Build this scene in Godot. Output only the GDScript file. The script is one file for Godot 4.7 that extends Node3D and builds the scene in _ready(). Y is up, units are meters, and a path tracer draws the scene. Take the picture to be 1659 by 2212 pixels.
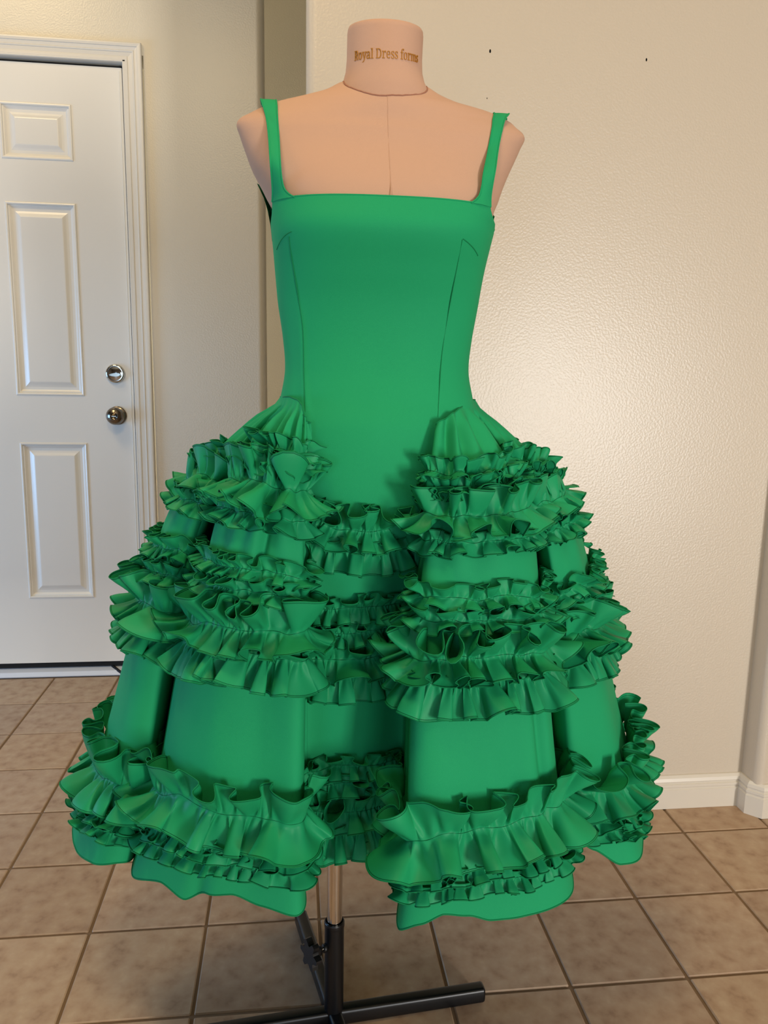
extends Node3D

# ---------------------------------------------------------------- mesh builder
class MB extends RefCounted:
	var v := PackedVector3Array()
	var uv := PackedVector2Array()
	var idx := PackedInt32Array()

	func tri(a: int, b: int, c: int) -> void:
		idx.append(a); idx.append(b); idx.append(c)

	func grid(p: PackedVector3Array, nu: int, nv: int, flip := false, wrap := false) -> void:
		# p is nv rows of nu points; wrap joins the last column to the first
		var o := v.size()
		v.append_array(p)
		for j in nv:
			for i in nu:
				uv.append(Vector2(float(i) / nu, float(j) / nv))
		var m := nu if wrap else nu - 1
		for j in nv - 1:
			for i in m:
				var i2 := (i + 1) % nu
				var a := o + j * nu + i
				var b := o + j * nu + i2
				var c := o + (j + 1) * nu + i
				var d := o + (j + 1) * nu + i2
				if flip:
					tri(a, c, b); tri(b, c, d)
				else:
					tri(a, b, c); tri(b, d, c)

	func poly(pts: Array, outward: Vector3) -> void:
		# a convex flat face, turned to look along outward
		var o := v.size()
		for q in pts:
			v.append(q); uv.append(Vector2.ZERO)
		var n: Vector3 = (pts[2] - pts[0]).cross(pts[1] - pts[0])
		for k in range(1, pts.size() - 1):
			if n.dot(outward) >= 0.0:
				tri(o, o + k, o + k + 1)
			else:
				tri(o, o + k + 1, o + k)

	func box(c: Vector3, size: Vector3, bevel := 0.0, bas := Basis.IDENTITY) -> void:
		var h := size * 0.5
		var b := minf(bevel, minf(h.x, minf(h.y, h.z)) * 0.95)
		var put := func(q: Vector3) -> Vector3: return c + bas * q
		for ax in 3:
			for s in [-1.0, 1.0]:
				var u := (ax + 1) % 3
				var w := (ax + 2) % 3
				var pts := []
				for k in [[-1, -1], [1, -1], [1, 1], [-1, 1]]:
					var q := Vector3.ZERO
					q[ax] = s * h[ax]; q[u] = k[0] * (h[u] - b); q[w] = k[1] * (h[w] - b)
					pts.append(put.call(q))
				var n := Vector3.ZERO
				n[ax] = s
				poly(pts, bas * n)
		if b <= 0.0:
			return
		for ax in 3:
			var u := (ax + 1) % 3
			var w := (ax + 2) % 3
			for s in [[-1, -1], [1, -1], [1, 1], [-1, 1]]:
				var pts := []
				for k in [[-1, 0], [1, 0], [1, 1], [-1, 1]]:
					var q := Vector3.ZERO
					q[ax] = k[0] * (h[ax] - b)
					q[u] = s[0] * (h[u] - (0.0 if k[1] == 0 else b))
					q[w] = s[1] * (h[w] - (b if k[1] == 0 else 0.0))
					pts.append(put.call(q))
				var n := Vector3.ZERO
				n[u] = s[0]; n[w] = s[1]
				poly(pts, bas * n)
		for sx in [-1, 1]:
			for sy in [-1, 1]:
				for sz in [-1, 1]:
					var s := Vector3(sx, sy, sz)
					var a := Vector3(h.x, h.y - b, h.z - b) * s
					var d := Vector3(h.x - b, h.y, h.z - b) * s
					var e := Vector3(h.x - b, h.y - b, h.z) * s
					poly([put.call(a), put.call(d), put.call(e)], bas * s)

	func tube(path: PackedVector3Array, r: float, sides := 6, closed := false, caps := true) -> void:
		var n := path.size()
		if n < 2:
			return
		var pts := PackedVector3Array()
		var nrm := Vector3.ZERO
		for i in n:
			var t: Vector3
			if closed:
				t = path[(i + 1) % n] - path[(i - 1 + n) % n]
			else:
				t = path[mini(i + 1, n - 1)] - path[maxi(i - 1, 0)]
			if t.length_squared() < 1e-14:
				t = Vector3.RIGHT
			t = t.normalized()
			if i == 0:
				nrm = t.cross(Vector3.UP if absf(t.y) < 0.9 else Vector3.RIGHT).normalized()
			else:
				nrm = (nrm - t * nrm.dot(t))
				nrm = nrm.normalized() if nrm.length() > 1e-6 else t.cross(Vector3.UP).normalized()
			var bn := t.cross(nrm)
			for k in sides:
				var a := TAU * k / sides
				pts.append(path[i] + (nrm * cos(a) + bn * sin(a)) * r)
		if closed:
			for k in sides:
				pts.append(pts[k])
		grid(pts, sides, n + (1 if closed else 0), true, true)
		if caps and not closed:
			for e in [0, n - 1]:
				var ring := []
				for k in sides:
					ring.append(pts[e * sides + k])
				poly(ring, (path[0] - path[1]) if e == 0 else (path[n - 1] - path[n - 2]))

	func lathe(prof: Array, at: Vector3, axis: Vector3, segs := 32) -> void:
		# prof: Vector2(radius, along the axis), from one end to the other
		axis = axis.normalized()
		var e1 := axis.cross(Vector3.UP if absf(axis.y) < 0.9 else Vector3.RIGHT).normalized()
		var e2 := axis.cross(e1)
		var pts := PackedVector3Array()
		for q in prof:
			for k in segs:
				var a := TAU * k / segs
				pts.append(at + axis * q.y + (e1 * cos(a) + e2 * sin(a)) * maxf(q.x, 1e-5))
		grid(pts, segs, prof.size(), true, true)

	func sweep(prof: Array, at: Vector3, ex: Vector3, ey: Vector3, along: Vector3) -> void:
		# a closed flat outline (x along ex, y along ey) drawn out along a vector, with sharp edges
		var n := prof.size()
		var mid := Vector2.ZERO
		for q in prof:
			mid += q / n
		for k in n:
			var a: Vector2 = prof[k]
			var b: Vector2 = prof[(k + 1) % n]
			var pa := at + ex * a.x + ey * a.y
			var pb := at + ex * b.x + ey * b.y
			var d := b - a
			var nn := Vector2(d.y, -d.x)
			if signed_area(prof) < 0.0:
				nn = -nn
			poly([pa, pb, pb + along, pa + along], ex * nn.x + ey * nn.y)
		var packed := PackedVector2Array(prof)
		var tris := Geometry2D.triangulate_polygon(packed)
		for k in range(0, tris.size(), 3):
			var q := []
			for j in 3:
				var w: Vector2 = prof[tris[k + j]]
				q.append(at + ex * w.x + ey * w.y)
			poly(q, -along)
			poly([q[0] + along, q[1] + along, q[2] + along], along)

	static func signed_area(prof: Array) -> float:
		var s := 0.0
		for k in prof.size():
			var a: Vector2 = prof[k]
			var b: Vector2 = prof[(k + 1) % prof.size()]
			s += a.x * b.y - b.x * a.y
		return s

	func mesh() -> ArrayMesh:
		var n := PackedVector3Array()
		n.resize(v.size())
		for k in range(0, idx.size(), 3):
			var a := idx[k]
			var b := idx[k + 1]
			var c := idx[k + 2]
			var f := (v[c] - v[a]).cross(v[b] - v[a])
			n[a] += f; n[b] += f; n[c] += f
		for k in n.size():
			n[k] = n[k].normalized() if n[k].length_squared() > 1e-24 else Vector3.UP
		var arr := []
		arr.resize(Mesh.ARRAY_MAX)
		arr[Mesh.ARRAY_VERTEX] = v
		arr[Mesh.ARRAY_NORMAL] = n
		arr[Mesh.ARRAY_TEX_UV] = uv
		arr[Mesh.ARRAY_INDEX] = idx
		var m := ArrayMesh.new()
		m.add_surface_from_arrays(Mesh.PRIMITIVE_TRIANGLES, arr)
		return m


# ---------------------------------------------------------------- scene helpers
var rng := RandomNumberGenerator.new()
var M := {}

func put(called: String, mb, mat: Material, parent: Node = self) -> MeshInstance3D:
	var o := MeshInstance3D.new()
	o.name = called
	o.mesh = mb.mesh() if mb is MB else mb
	o.material_override = mat
	o.cast_shadow = GeometryInstance3D.SHADOW_CASTING_SETTING_ON
	parent.add_child(o, true)
	return o

func base(called: String, at := Vector3.ZERO) -> Node3D:
	var o := Node3D.new()
	o.name = called
	o.position = at
	add_child(o, true)
	return o

func tag(o: Node, label: String, category: String) -> void:
	o.set_meta("label", label)
	o.set_meta("category", category)

func structure(o: Node, label := "", category := "") -> void:
	o.set_meta("kind", "structure")
	if label != "":
		o.set_meta("label", label)
	if category != "":
		o.set_meta("category", category)

func mat(col: Color, rough := 0.6, spec := 0.5, metal := 0.0) -> StandardMaterial3D:
	var m := StandardMaterial3D.new()
	m.albedo_color = col
	m.roughness = rough
	m.metallic_specular = spec
	m.metallic = metal
	return m

func noise_tex(freq: float, octaves: int, seed_: int, size := 1024, ramp: Gradient = null, kind := FastNoiseLite.TYPE_SIMPLEX_SMOOTH, seam := true) -> NoiseTexture2D:
	var n := FastNoiseLite.new()
	n.noise_type = kind
	n.seed = seed_
	n.frequency = freq
	n.fractal_octaves = octaves
	if octaves < 2:
		n.fractal_type = FastNoiseLite.FRACTAL_NONE
	var t := NoiseTexture2D.new()
	t.width = size
	t.height = size
	t.seamless = seam
	t.noise = n
	if ramp:
		t.color_ramp = ramp
	return t

func relief(m: StandardMaterial3D, tex: Texture2D, scale_cm: float, per_metre: float, in_world := true) -> void:
	m.heightmap_enabled = true
	m.heightmap_texture = tex
	m.heightmap_scale = scale_cm
	m.uv1_triplanar = true
	m.uv1_world_triplanar = in_world
	m.uv1_scale = Vector3.ONE * per_metre

# ---------------------------------------------------------------- _ready
func _ready() -> void:
	rng.seed = 7
	# --- camera
	var cam := Camera3D.new()
	cam.name = "camera"
	cam.position = Vector3(0, 1.1076, 0)
	cam.rotation_degrees = Vector3(-9.927, -6.811, 1.019)
	cam.fov = 66.494
	cam.near = 0.05
	add_child(cam)
	cam.make_current()
	# --- sky and exposure
	var env := Environment.new()
	env.background_mode = Environment.BG_SKY
	var sky := Sky.new()
	var ps := PhysicalSkyMaterial.new()
	ps.energy_multiplier = 1.0
	sky.sky_material = ps
	env.sky = sky
	env.tonemap_mode = Environment.TONE_MAPPER_LINEAR
	env.tonemap_exposure = 1.14
	env.sdfgi_enabled = true
	env.ssao_enabled = true
	env.ssil_enabled = true
	var we := WorldEnvironment.new()
	we.name = "environment"
	we.environment = env
	add_child(we)
	# --- daylight through the windows behind the camera
	daylight("right_window_daylight", Vector3(2.15, 0.80, 2.86), Vector2(0.55, 1.1), Color(1.0, 0.985, 0.965), 11.0)
	daylight("middle_window_daylight", Vector3(1.0, 0.95, 2.86), Vector2(0.9, 1.3), Color(0.88, 0.94, 1.0), 1.8)
	daylight("left_window_daylight", Vector3(-1.3, 0.9, 2.86), Vector2(0.75, 1.3), Color(0.74, 0.87, 1.0), 2.0)
	var sl := daylight("side_window_daylight", Vector3(-3.12, 0.75, -1.7), Vector2(1.0, 1.0), Color(0.55, 0.77, 1.0), 4.0)
	sl.rotation_degrees = Vector3(0, -90, 0)

	var pl := daylight("passage_window_daylight", Vector3(-2.19, 1.35, -3.5), Vector2(0.8, 1.4), Color(0.98, 0.98, 0.94), 2.6)
	pl.rotation_degrees = Vector3(0, -90, 0)

	make_materials()
	build_room()
	build_door()
	build_stand_and_form()
	build_dress()
	build_lamp(Vector3(-0.3, CEIL, -0.4), 1.6, "flush round ceiling lamp with a warm glass bowl above the dress form")
	build_lamp(Vector3(-1.2, CEIL, -1.7), 1.2, "flush round ceiling lamp with a warm glass bowl in front of the door")

func daylight(called: String, at: Vector3, size: Vector2, col: Color, energy: float) -> AreaLight3D:
	var l := AreaLight3D.new()
	l.name = called
	l.position = at      # looks along -z, into the room
	l.area_size = size
	l.light_color = col
	l.light_energy = energy
	l.area_range = 30.0
	l.area_attenuation = 2.0
	l.shadow_enabled = true
	add_child(l)
	return l

func make_materials() -> void:
	var peel := noise_tex(0.09, 2, 3, 1536, null, FastNoiseLite.TYPE_SIMPLEX_SMOOTH, false)
	var wall := mat(Color(0.79, 0.735, 0.655), 0.38, 0.65)
	relief(wall, peel, 0.034, 1.0)
	M.wall = wall
	M.wall_smooth = mat(Color(0.855, 0.815, 0.735), 0.34, 0.9)
	relief(M.wall_smooth, peel, 0.03, 1.0)
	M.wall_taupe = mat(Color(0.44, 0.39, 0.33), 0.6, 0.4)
	M.ceiling = mat(Color(0.84, 0.80, 0.70), 0.9, 0.3)
	M.trim = mat(Color(0.885, 0.855, 0.80), 0.33, 0.6)
	M.skirting = mat(Color(0.84, 0.80, 0.735), 0.35, 0.6)
	M.door = mat(Color(0.905, 0.885, 0.845), 0.33, 0.7)
	M.dark = mat(Color(0.03, 0.028, 0.026), 0.8, 0.3)
	M.rubber = mat(Color(0.07, 0.068, 0.068), 0.6, 0.4)
	M.sill = mat(Color(0.82, 0.83, 0.85), 0.4, 0.5)
	M.grout = mat(Color(0.50, 0.41, 0.32), 0.85, 0.3)
	M.nickel = mat(Color(0.72, 0.70, 0.66), 0.16, 0.5, 1.0)
	M.chrome = mat(Color(0.78, 0.77, 0.74), 0.10, 0.5, 1.0)
	M.bronze = mat(Color(0.50, 0.465, 0.42), 0.2, 0.5, 1.0)
	M.steel = mat(Color(0.84, 0.80, 0.75), 0.14, 0.5, 1.0)
	M.black = mat(Color(0.018, 0.02, 0.03), 0.36, 0.5)
	M.black_plastic = mat(Color(0.03, 0.03, 0.032), 0.45, 0.5)
	M.gold = mat(Color(0.70, 0.48, 0.17), 0.4, 0.5, 0.3)
	# linen jersey of the form
	var linen := mat(Color(0.755, 0.605, 0.51), 0.9, 0.15)
	relief(linen, noise_tex(0.22, 2, 9), 0.02, 4.0, false)
	linen.rim_enabled = true
	linen.rim = 0.25
	M.linen = linen
	M.linen_seam = mat(Color(0.62, 0.44, 0.36), 0.9, 0.2)
	# green crepe-back satin
	M.crepe = mat(Color(0.135, 0.60, 0.385), 0.68, 0.2)
	relief(M.crepe, noise_tex(0.2, 2, 21), 0.015, 6.0, false)
	M.satin = mat(Color(0.115, 0.575, 0.365), 0.48, 0.28)
	M.thread = mat(Color(0.05, 0.49, 0.29), 0.7, 0.3)
	M.stitch = mat(Color(0.02, 0.33, 0.18), 0.8, 0.2)
	M.glass = mat(Color(0.9, 0.95, 1.0, 0.05), 0.02, 0.5)
	M.glass.transparency = BaseMaterial3D.TRANSPARENCY_ALPHA
	# stone-look floor tiles: one colour picture, shifted from tile to tile
	var g := Gradient.new()
	g.offsets = PackedFloat32Array([0.0, 0.22, 0.4, 0.55, 0.72, 1.0])
	g.colors = PackedColorArray([Color(0.60, 0.50, 0.41), Color(0.675, 0.58, 0.485), Color(0.70, 0.61, 0.515), Color(0.715, 0.63, 0.535), Color(0.725, 0.645, 0.55), Color(0.765, 0.69, 0.595)])
	var stone := noise_tex(0.011, 6, 41, 1024, g, FastNoiseLite.TYPE_SIMPLEX, false)
	var rough := noise_tex(0.02, 5, 12, 512)
	var tones := [Color(0.97, 0.935, 0.915), Color(0.925, 0.89, 0.87), Color(0.98, 0.93, 0.88), Color(0.94, 0.915, 0.90), Color(0.91, 0.87, 0.835), Color(0.98, 0.945, 0.91)]
	M.tiles = []
	for k in 12:
		var t := mat(tones[k % 6], 0.50, 0.5)
		t.albedo_texture = stone
		relief(t, rough, 0.06, 1.55, false)
		t.uv1_offset = Vector3(rng.randf_range(0.2, 0.8), 0, rng.randf_range(0.2, 0.8))
		M.tiles.append(t)

# ---------------------------------------------------------------- the room
const RW := -1.798    # face of the right-hand wall
const DW := -2.839    # face of the wall with the door
const CEIL := 3.0

func baseboard_profile() -> Array:
	# x = thickness from the wall, y = height
	return [Vector2(0, 0), Vector2(0.015, 0), Vector2(0.015, 0.052), Vector2(0.0125, 0.054), Vector2(0.0125, 0.057), Vector2(0.014, 0.060),
		Vector2(0.0138, 0.066), Vector2(0.0108, 0.068), Vector2(0.0108, 0.071), Vector2(0.012, 0.074), Vector2(0.0095, 0.082), Vector2(0.005, 0.088), Vector2(0.003, 0.089), Vector2(0, 0.089)]

func wall_outline(called: String, pts: Array, m: Material) -> MeshInstance3D:
	# a wall given by its outline seen from above (x, z), from floor to ceiling
	var mb := MB.new()
	mb.sweep(pts, Vector3(0, 0, 0), Vector3.RIGHT, Vector3.BACK, Vector3.UP * CEIL)
	var o := put(called, mb, m)
	structure(o)
	return o

func arc(c: Vector2, r: float, a0: float, a1: float, n := 10) -> Array:
	var out := []
	for k in n + 1:
		var a := deg_to_rad(lerpf(a0, a1, float(k) / n))
		out.append(c + Vector2(cos(a), sin(a)) * r)
	return out

func build_room() -> void:
	# floor: grout bed, then every tile
	var mb := MB.new()
	mb.box(Vector3(0.8, -0.053, -0.5), Vector3(8.4, 0.1, 7.6))
	var floor_ := put("floor", mb, M.grout)
	structure(floor_, "floor of square brown stone-look ceramic tiles laid in a grid with sunken grout", "floor")
	var s := 0.2286
	var meshes := []
	for k in 3:
		var t := MB.new()
		t.box(Vector3(0, -0.004, 0), Vector3(s - 0.0055 - 0.0006 * k, 0.008, s - 0.0055 - 0.0004 * k), 0.0022)
		meshes.append(t.mesh())
	var rest := MB.new()
	for j in range(-6, 38):
		for i in range(-11, 25):
			var c := Vector3(-0.6331 + (i + 0.5) * s, 0, -2.5927 + (j + 0.5) * s)
			if c.x < -3.1 or c.x > 4.7 or c.z > 2.9 or c.z < -4.0:
				continue
			if i >= -7 and i < 14 and j >= -2 and j < 12:
				# under walls there are none
				if c.z < DW and c.x < -0.1:
					continue
				var o := put("tile", meshes[rng.randi() % 3], M.tiles[rng.randi() % 12], floor_)
				o.position = c + Vector3(0, rng.randf_range(-0.0006, 0.0003), 0)
			else:
				rest.box(c - Vector3(0, 0.004, 0), Vector3(s - 0.006, 0.008, s - 0.006), 0.002)
	var far := put("tile_field", rest, M.tiles[0], floor_)
	far.set_meta("kind", "stuff")

	mb = MB.new()
	mb.box(Vector3(0.8, CEIL + 0.05, -0.5), Vector3(8.4, 0.1, 7.6))
	structure(put("ceiling", mb, M.ceiling))

	# door wall: three pieces in one outline each, with a rounded end at the passage
	var e := -0.0893
	var r := 0.026
	var right := [Vector2(-0.478, DW - 0.12), Vector2(-0.478, DW)]
	right.append_array(arc(Vector2(e - r, DW - r), r, 90, 0))
	right.append_array(arc(Vector2(e - r, DW - 0.12 + r), r, 0, -90))
	# the piece between the casing and the passage plus the piece left of the door and the lintel
	mb = MB.new()
	mb.sweep(right, Vector3.ZERO, Vector3.RIGHT, Vector3.BACK, Vector3.UP * CEIL)
	mb.box(Vector3((-3.2 - 1.536) / 2, CEIL / 2, DW - 0.06), Vector3(3.2 - 1.536, CEIL, 0.12))
	mb.box(Vector3((-0.478 - 1.536) / 2, (CEIL + 2.12) / 2, DW - 0.06), Vector3(1.536 - 0.478, CEIL - 2.12, 0.12))
	structure(put("wall_back_left", mb, M.wall_smooth), "cream painted wall around the panelled door, ending in a rounded corner", "wall")
	# passage behind
	mb = MB.new()
	mb.box(Vector3(0.0, CEIL / 2, -4.06), Vector3(4.72, CEIL, 0.12))
	structure(put("wall_passage", mb, M.wall_smooth), "shaded wall at the end of the passage", "wall")
	mb = MB.new()
	mb.box(Vector3(-2.3, 0.3, -3.48), Vector3(0.12, 0.6, 1.04))
	mb.box(Vector3(-2.3, (CEIL + 2.1) / 2, -3.48), Vector3(0.12, CEIL - 2.1, 1.04))
	for q in [-3.0, -3.96]:
		mb.box(Vector3(-2.3, 1.35, q), Vector3(0.12, 1.5, 0.08))
	structure(put("wall_passage_left", mb, M.wall_smooth))
	mb = MB.new()
	mb.box(Vector3(2.3, CEIL / 2, -2.98), Vector3(0.12, CEIL, 2.1))
	structure(put("wall_passage_right", mb, M.wall_smooth))

	# right-hand wall with its rounded end, the small return and the nearer wall beyond it
	var rw := [Vector2(2.36, RW - 0.12)]
	rw.append_array(arc(Vector2(0.0337 + 0.02, RW - 0.12 + 0.02), 0.02, 270, 180))
	rw.append_array(arc(Vector2(0.0337 + 0.02, RW - 0.02), 0.02, 180, 90))
	rw.append(Vector2(1.182, RW))
	rw.append_array(arc(Vector2(1.182 + 0.02, -1.732 - 0.02), 0.02, 180, 90))
	rw.append(Vector2(4.8, -1.732))
	rw.append(Vector2(4.8, RW - 0.12))
	var wr := wall_outline("wall_right", rw, M.wall)
	structure(wr, "cream orange-peel textured wall behind the dress form, rounded at its left end", "wall")
	for q in [Vector3(0.428, 1.802, 0.0021), Vector3(0.782, 1.806, 0.0019), Vector3(0.425, 1.707, 0.0009)]:
		var h := MB.new()
		h.lathe([Vector2(0, 0.0008), Vector2(q.z * 0.7, 0.0008), Vector2(q.z, 0.0003), Vector2(q.z * 1.25, 0.0)], Vector3(0, 0, 0), Vector3.BACK, 12)
		var o := put("nail_hole", h, M.dark, wr)
		o.position = Vector3(q.x, q.y, RW)
		o.scale = Vector3(0.8, 1.5, 1.0)

	# baseboards
	var bp := baseboard_profile()
	mb = MB.new()
	follow(mb, bp, [Vector2(0.05, RW), Vector2(1.182, RW), Vector2(1.182, -1.754), Vector2(1.204, -1.732), Vector2(4.75, -1.732)])
	structure(put("baseboard_right", mb, M.skirting), "white grooved baseboard along the foot of the right-hand wall", "baseboard")
	mb = MB.new()
	mb.sweep(bp, Vector3(-0.478, 0, DW), Vector3.BACK, Vector3.UP, Vector3(0.365, 0, 0))
	mb.sweep(bp, Vector3(-3.1, 0, DW), Vector3.BACK, Vector3.UP, Vector3(1.55, 0, 0))
	structure(put("baseboard_left", mb, M.skirting), "white grooved baseboard on the wall with the door", "baseboard")

	# the rest of the room: side walls and the window wall behind the camera
	mb = MB.new()
	mb.box(Vector3(-3.26, 0.1, -0.6), Vector3(0.12, 0.2, 7.5))
	mb.box(Vector3(-3.26, (CEIL + 1.3) / 2, -0.6), Vector3(0.12, CEIL - 1.3, 7.5))
	mb.box(Vector3(-3.26, 0.75, (-4.35 - 2.25) / 2), Vector3(0.12, 1.1, 2.1))
	mb.box(Vector3(-3.26, 0.75, (3.15 - 1.15) / 2), Vector3(0.12, 1.1, 4.3))
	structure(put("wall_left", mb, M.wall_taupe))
	mb = MB.new()
	mb.box(Vector3(4.86, CEIL / 2, -0.6), Vector3(0.12, CEIL, 7.5))
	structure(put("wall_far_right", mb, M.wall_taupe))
	mb = MB.new()
	var y0 := 0.2
	var y1 := 2.05
	var xs := [-3.2, -1.8, -0.8, 0.45, 1.55, 1.75, 2.55, 4.8]
	for k in [0, 2, 4, 6]:
		mb.box(Vector3((xs[k] + xs[k + 1]) / 2, CEIL / 2, 3.06), Vector3(xs[k + 1] - xs[k], CEIL, 0.12))
	for k in [1, 3, 5]:
		mb.box(Vector3((xs[k] + xs[k + 1]) / 2, y0 / 2, 3.06), Vector3(xs[k + 1] - xs[k], y0, 0.12))
		mb.box(Vector3((xs[k] + xs[k + 1]) / 2, (CEIL + y1) / 2, 3.06), Vector3(xs[k + 1] - xs[k], CEIL - y1, 0.12))
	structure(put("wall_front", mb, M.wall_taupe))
	var pw := base("window_4", Vector3(-2.3, 0.6, -3.48))
	structure(pw, "white framed window at the left end of the passage", "window")
	var pf := MB.new()
	for sx in [-1, 1]:
		pf.box(Vector3(0, 0.75, sx * 0.42), Vector3(0.08, 1.5, 0.04), 0.004)
		pf.box(Vector3(0, 0.75 + sx * 0.73, 0), Vector3(0.08, 0.04, 0.8), 0.004)
	put("window_frame", pf, M.trim, pw)
	var pg := MB.new()
	pg.box(Vector3(0, 0.75, 0), Vector3(0.005, 1.42, 0.8))
	put("pane", pg, M.glass, pw)
	pw = base("window_5", Vector3(-3.26, 0.2, -1.7))
	structure(pw, "low white framed window in the left side wall", "window")
	pf = MB.new()
	for sx in [-1, 1]:
		pf.box(Vector3(0, 0.55, sx * 0.53), Vector3(0.08, 1.1, 0.04), 0.004)
		pf.box(Vector3(0, 0.55 + sx * 0.53, 0), Vector3(0.08, 0.04, 1.02), 0.004)
	put("window_frame", pf, M.trim, pw)
	pg = MB.new()
	pg.box(Vector3(0, 0.55, 0), Vector3(0.005, 1.02, 1.02))
	put("pane", pg, M.glass, pw)
	var nr := 1
	for k in [1, 3, 5]:
		var cx: float = (xs[k] + xs[k + 1]) / 2
		var w: float = xs[k + 1] - xs[k]
		var win := base("window_%d" % nr, Vector3(cx, y0, 3.06))
		structure(win, ["left white framed window behind the camera", "middle white framed window behind the camera", "narrow right white framed window behind the camera"][nr - 1], "window")
		var fr := MB.new()
		for sx in [-1, 1]:
			fr.box(Vector3(sx * (w / 2 - 0.025), (y1 - y0) / 2, 0), Vector3(0.05, y1 - y0, 0.08), 0.004)
		for yy in [0.025, (y1 - y0) / 2, y1 - y0 - 0.025]:
			fr.box(Vector3(0, yy, 0), Vector3(w - 0.1, 0.05, 0.07), 0.004)
		put("window_frame", fr, M.trim, win)
		var gl := MB.new()
		gl.box(Vector3(0, (y1 - y0) / 2, 0), Vector3(w - 0.1, y1 - y0 - 0.1, 0.005))
		put("pane", gl, M.glass, win)
		nr += 1

# ---------------------------------------------------------------- the panelled door
func build_door() -> void:
	var d := base("door_1", Vector3(-1.0075, 0, DW))
	structure(d, "white six-panel door with a deadbolt above a round knob", "door")
	var w := 0.914
	var x0 := -w / 2
	var x1 := w / 2
	var yb := 0.047
	var yt := 2.083
	var zf := -0.012      # face of the slab, set back in its frame
	# panel openings, mirrored about the middle
	var rx0 := 0.065
	var rx1 := 0.292
	var cols := [[rx0, rx1], [-rx1, -rx0]]
	var rows := [[1.787, 1.962], [1.018, 1.654], [0.292, 0.855]]
	var mb := MB.new()
	var xs := [x0, -rx1, -rx0, rx0, rx1, x1]
	var ys := [yb, rows[2][0], rows[2][1], rows[1][0], rows[1][1], rows[0][0], rows[0][1], yt]
	for i in 5:
		for j in 7:
			if (i == 1 or i == 3) and (j == 1 or j == 3 or j == 5):
				continue
			mb.poly([Vector3(xs[i], ys[j], zf), Vector3(xs[i + 1], ys[j], zf), Vector3(xs[i + 1], ys[j + 1], zf), Vector3(xs[i], ys[j + 1], zf)], Vector3.BACK)
	# rim and back of the slab
	mb.poly([Vector3(x1, yb, zf), Vector3(x1, yt, zf), Vector3(x1, yt, zf - 0.044), Vector3(x1, yb, zf - 0.044)], Vector3.RIGHT)
	mb.poly([Vector3(x0, yb, zf), Vector3(x0, yt, zf), Vector3(x0, yt, zf - 0.044), Vector3(x0, yb, zf - 0.044)], Vector3.LEFT)
	mb.poly([Vector3(x0, yt, zf), Vector3(x1, yt, zf), Vector3(x1, yt, zf - 0.044), Vector3(x0, yt, zf - 0.044)], Vector3.UP)
	mb.poly([Vector3(x0, yb, zf), Vector3(x1, yb, zf), Vector3(x1, yb, zf - 0.044), Vector3(x0, yb, zf - 0.044)], Vector3.DOWN)
	mb.poly([Vector3(x0, yb, zf - 0.044), Vector3(x1, yb, zf - 0.044), Vector3(x1, yt, zf - 0.044), Vector3(x0, yt, zf - 0.044)], Vector3.FORWARD)
	# the fine bead along the latch edge
	mb.box(Vector3(x1 - 0.0085, (yb + yt) / 2, zf + 0.0006), Vector3(0.0025, yt - yb - 0.02, 0.0022), 0.0008)
	put("door_slab", mb, M.door, d)
	var prof := [Vector2(0, 0), Vector2(0.002, 0.0032), Vector2(0.005, 0.0040), Vector2(0.008, 0.0026), Vector2(0.0095, -0.003), Vector2(0.013, -0.0035), Vector2(0.0165, -0.0062), Vector2(0.020, -0.0085),
		Vector2(0.029, -0.0085), Vector2(0.036, -0.006), Vector2(0.045, -0.0015), Vector2(0.048, -0.0008)]
	for c in cols:
		for rr in rows:
			var p := MB.new()
			for k in prof.size() - 1:
				var a: Vector2 = prof[k]
				var b: Vector2 = prof[k + 1]
				var A := [Vector3(c[0] + a.x, rr[0] + a.x, zf + a.y), Vector3(c[1] - a.x, rr[0] + a.x, zf + a.y), Vector3(c[1] - a.x, rr[1] - a.x, zf + a.y), Vector3(c[0] + a.x, rr[1] - a.x, zf + a.y)]
				var B := [Vector3(c[0] + b.x, rr[0] + b.x, zf + b.y), Vector3(c[1] - b.x, rr[0] + b.x, zf + b.y), Vector3(c[1] - b.x, rr[1] - b.x, zf + b.y), Vector3(c[0] + b.x, rr[1] - b.x, zf + b.y)]
				for q in 4:
					p.poly([A[q], A[(q + 1) % 4], B[(q + 1) % 4], B[q]], Vector3.BACK)
			var t: float = prof[-1].x
			var z: float = zf + prof[-1].y
			p.poly([Vector3(c[0] + t, rr[0] + t, z), Vector3(c[1] - t, rr[0] + t, z), Vector3(c[1] - t, rr[1] - t, z), Vector3(c[0] + t, rr[1] - t, z)], Vector3.BACK)
			put("door_panel", p, M.door, d)
	# deadbolt
	var bx := 0.3985
	var db := MB.new()
	db.lathe([Vector2(0.0325, 0), Vector2(0.0325, 0.005), Vector2(0.031, 0.009), Vector2(0.027, 0.0115), Vector2(0.0255, 0.0105), Vector2(0.022, 0.0115), Vector2(0.012, 0.0135), Vector2(0, 0.014)], Vector3(bx, 1.097, zf), Vector3.BACK, 40)
	var dbo := put("deadbolt", db, M.chrome, d)
	dbo.set_meta("label", "round polished deadbolt plate with a turn lever")
	var tt := MB.new()
	var leaf := []
	for k in 18:
		var a := TAU * k / 18
		leaf.append(Vector2(cos(a) * 0.019, sin(a) * 0.0058 * (1.0 + 0.25 * cos(a))))
	tt.sweep(leaf, Vector3(bx + 0.002, 1.093, zf + 0.012), Vector3.RIGHT.rotated(Vector3.BACK, 0.05), Vector3.UP, Vector3(0, 0, 0.014))
	put("thumb_turn", tt, M.nickel, dbo)
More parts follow.
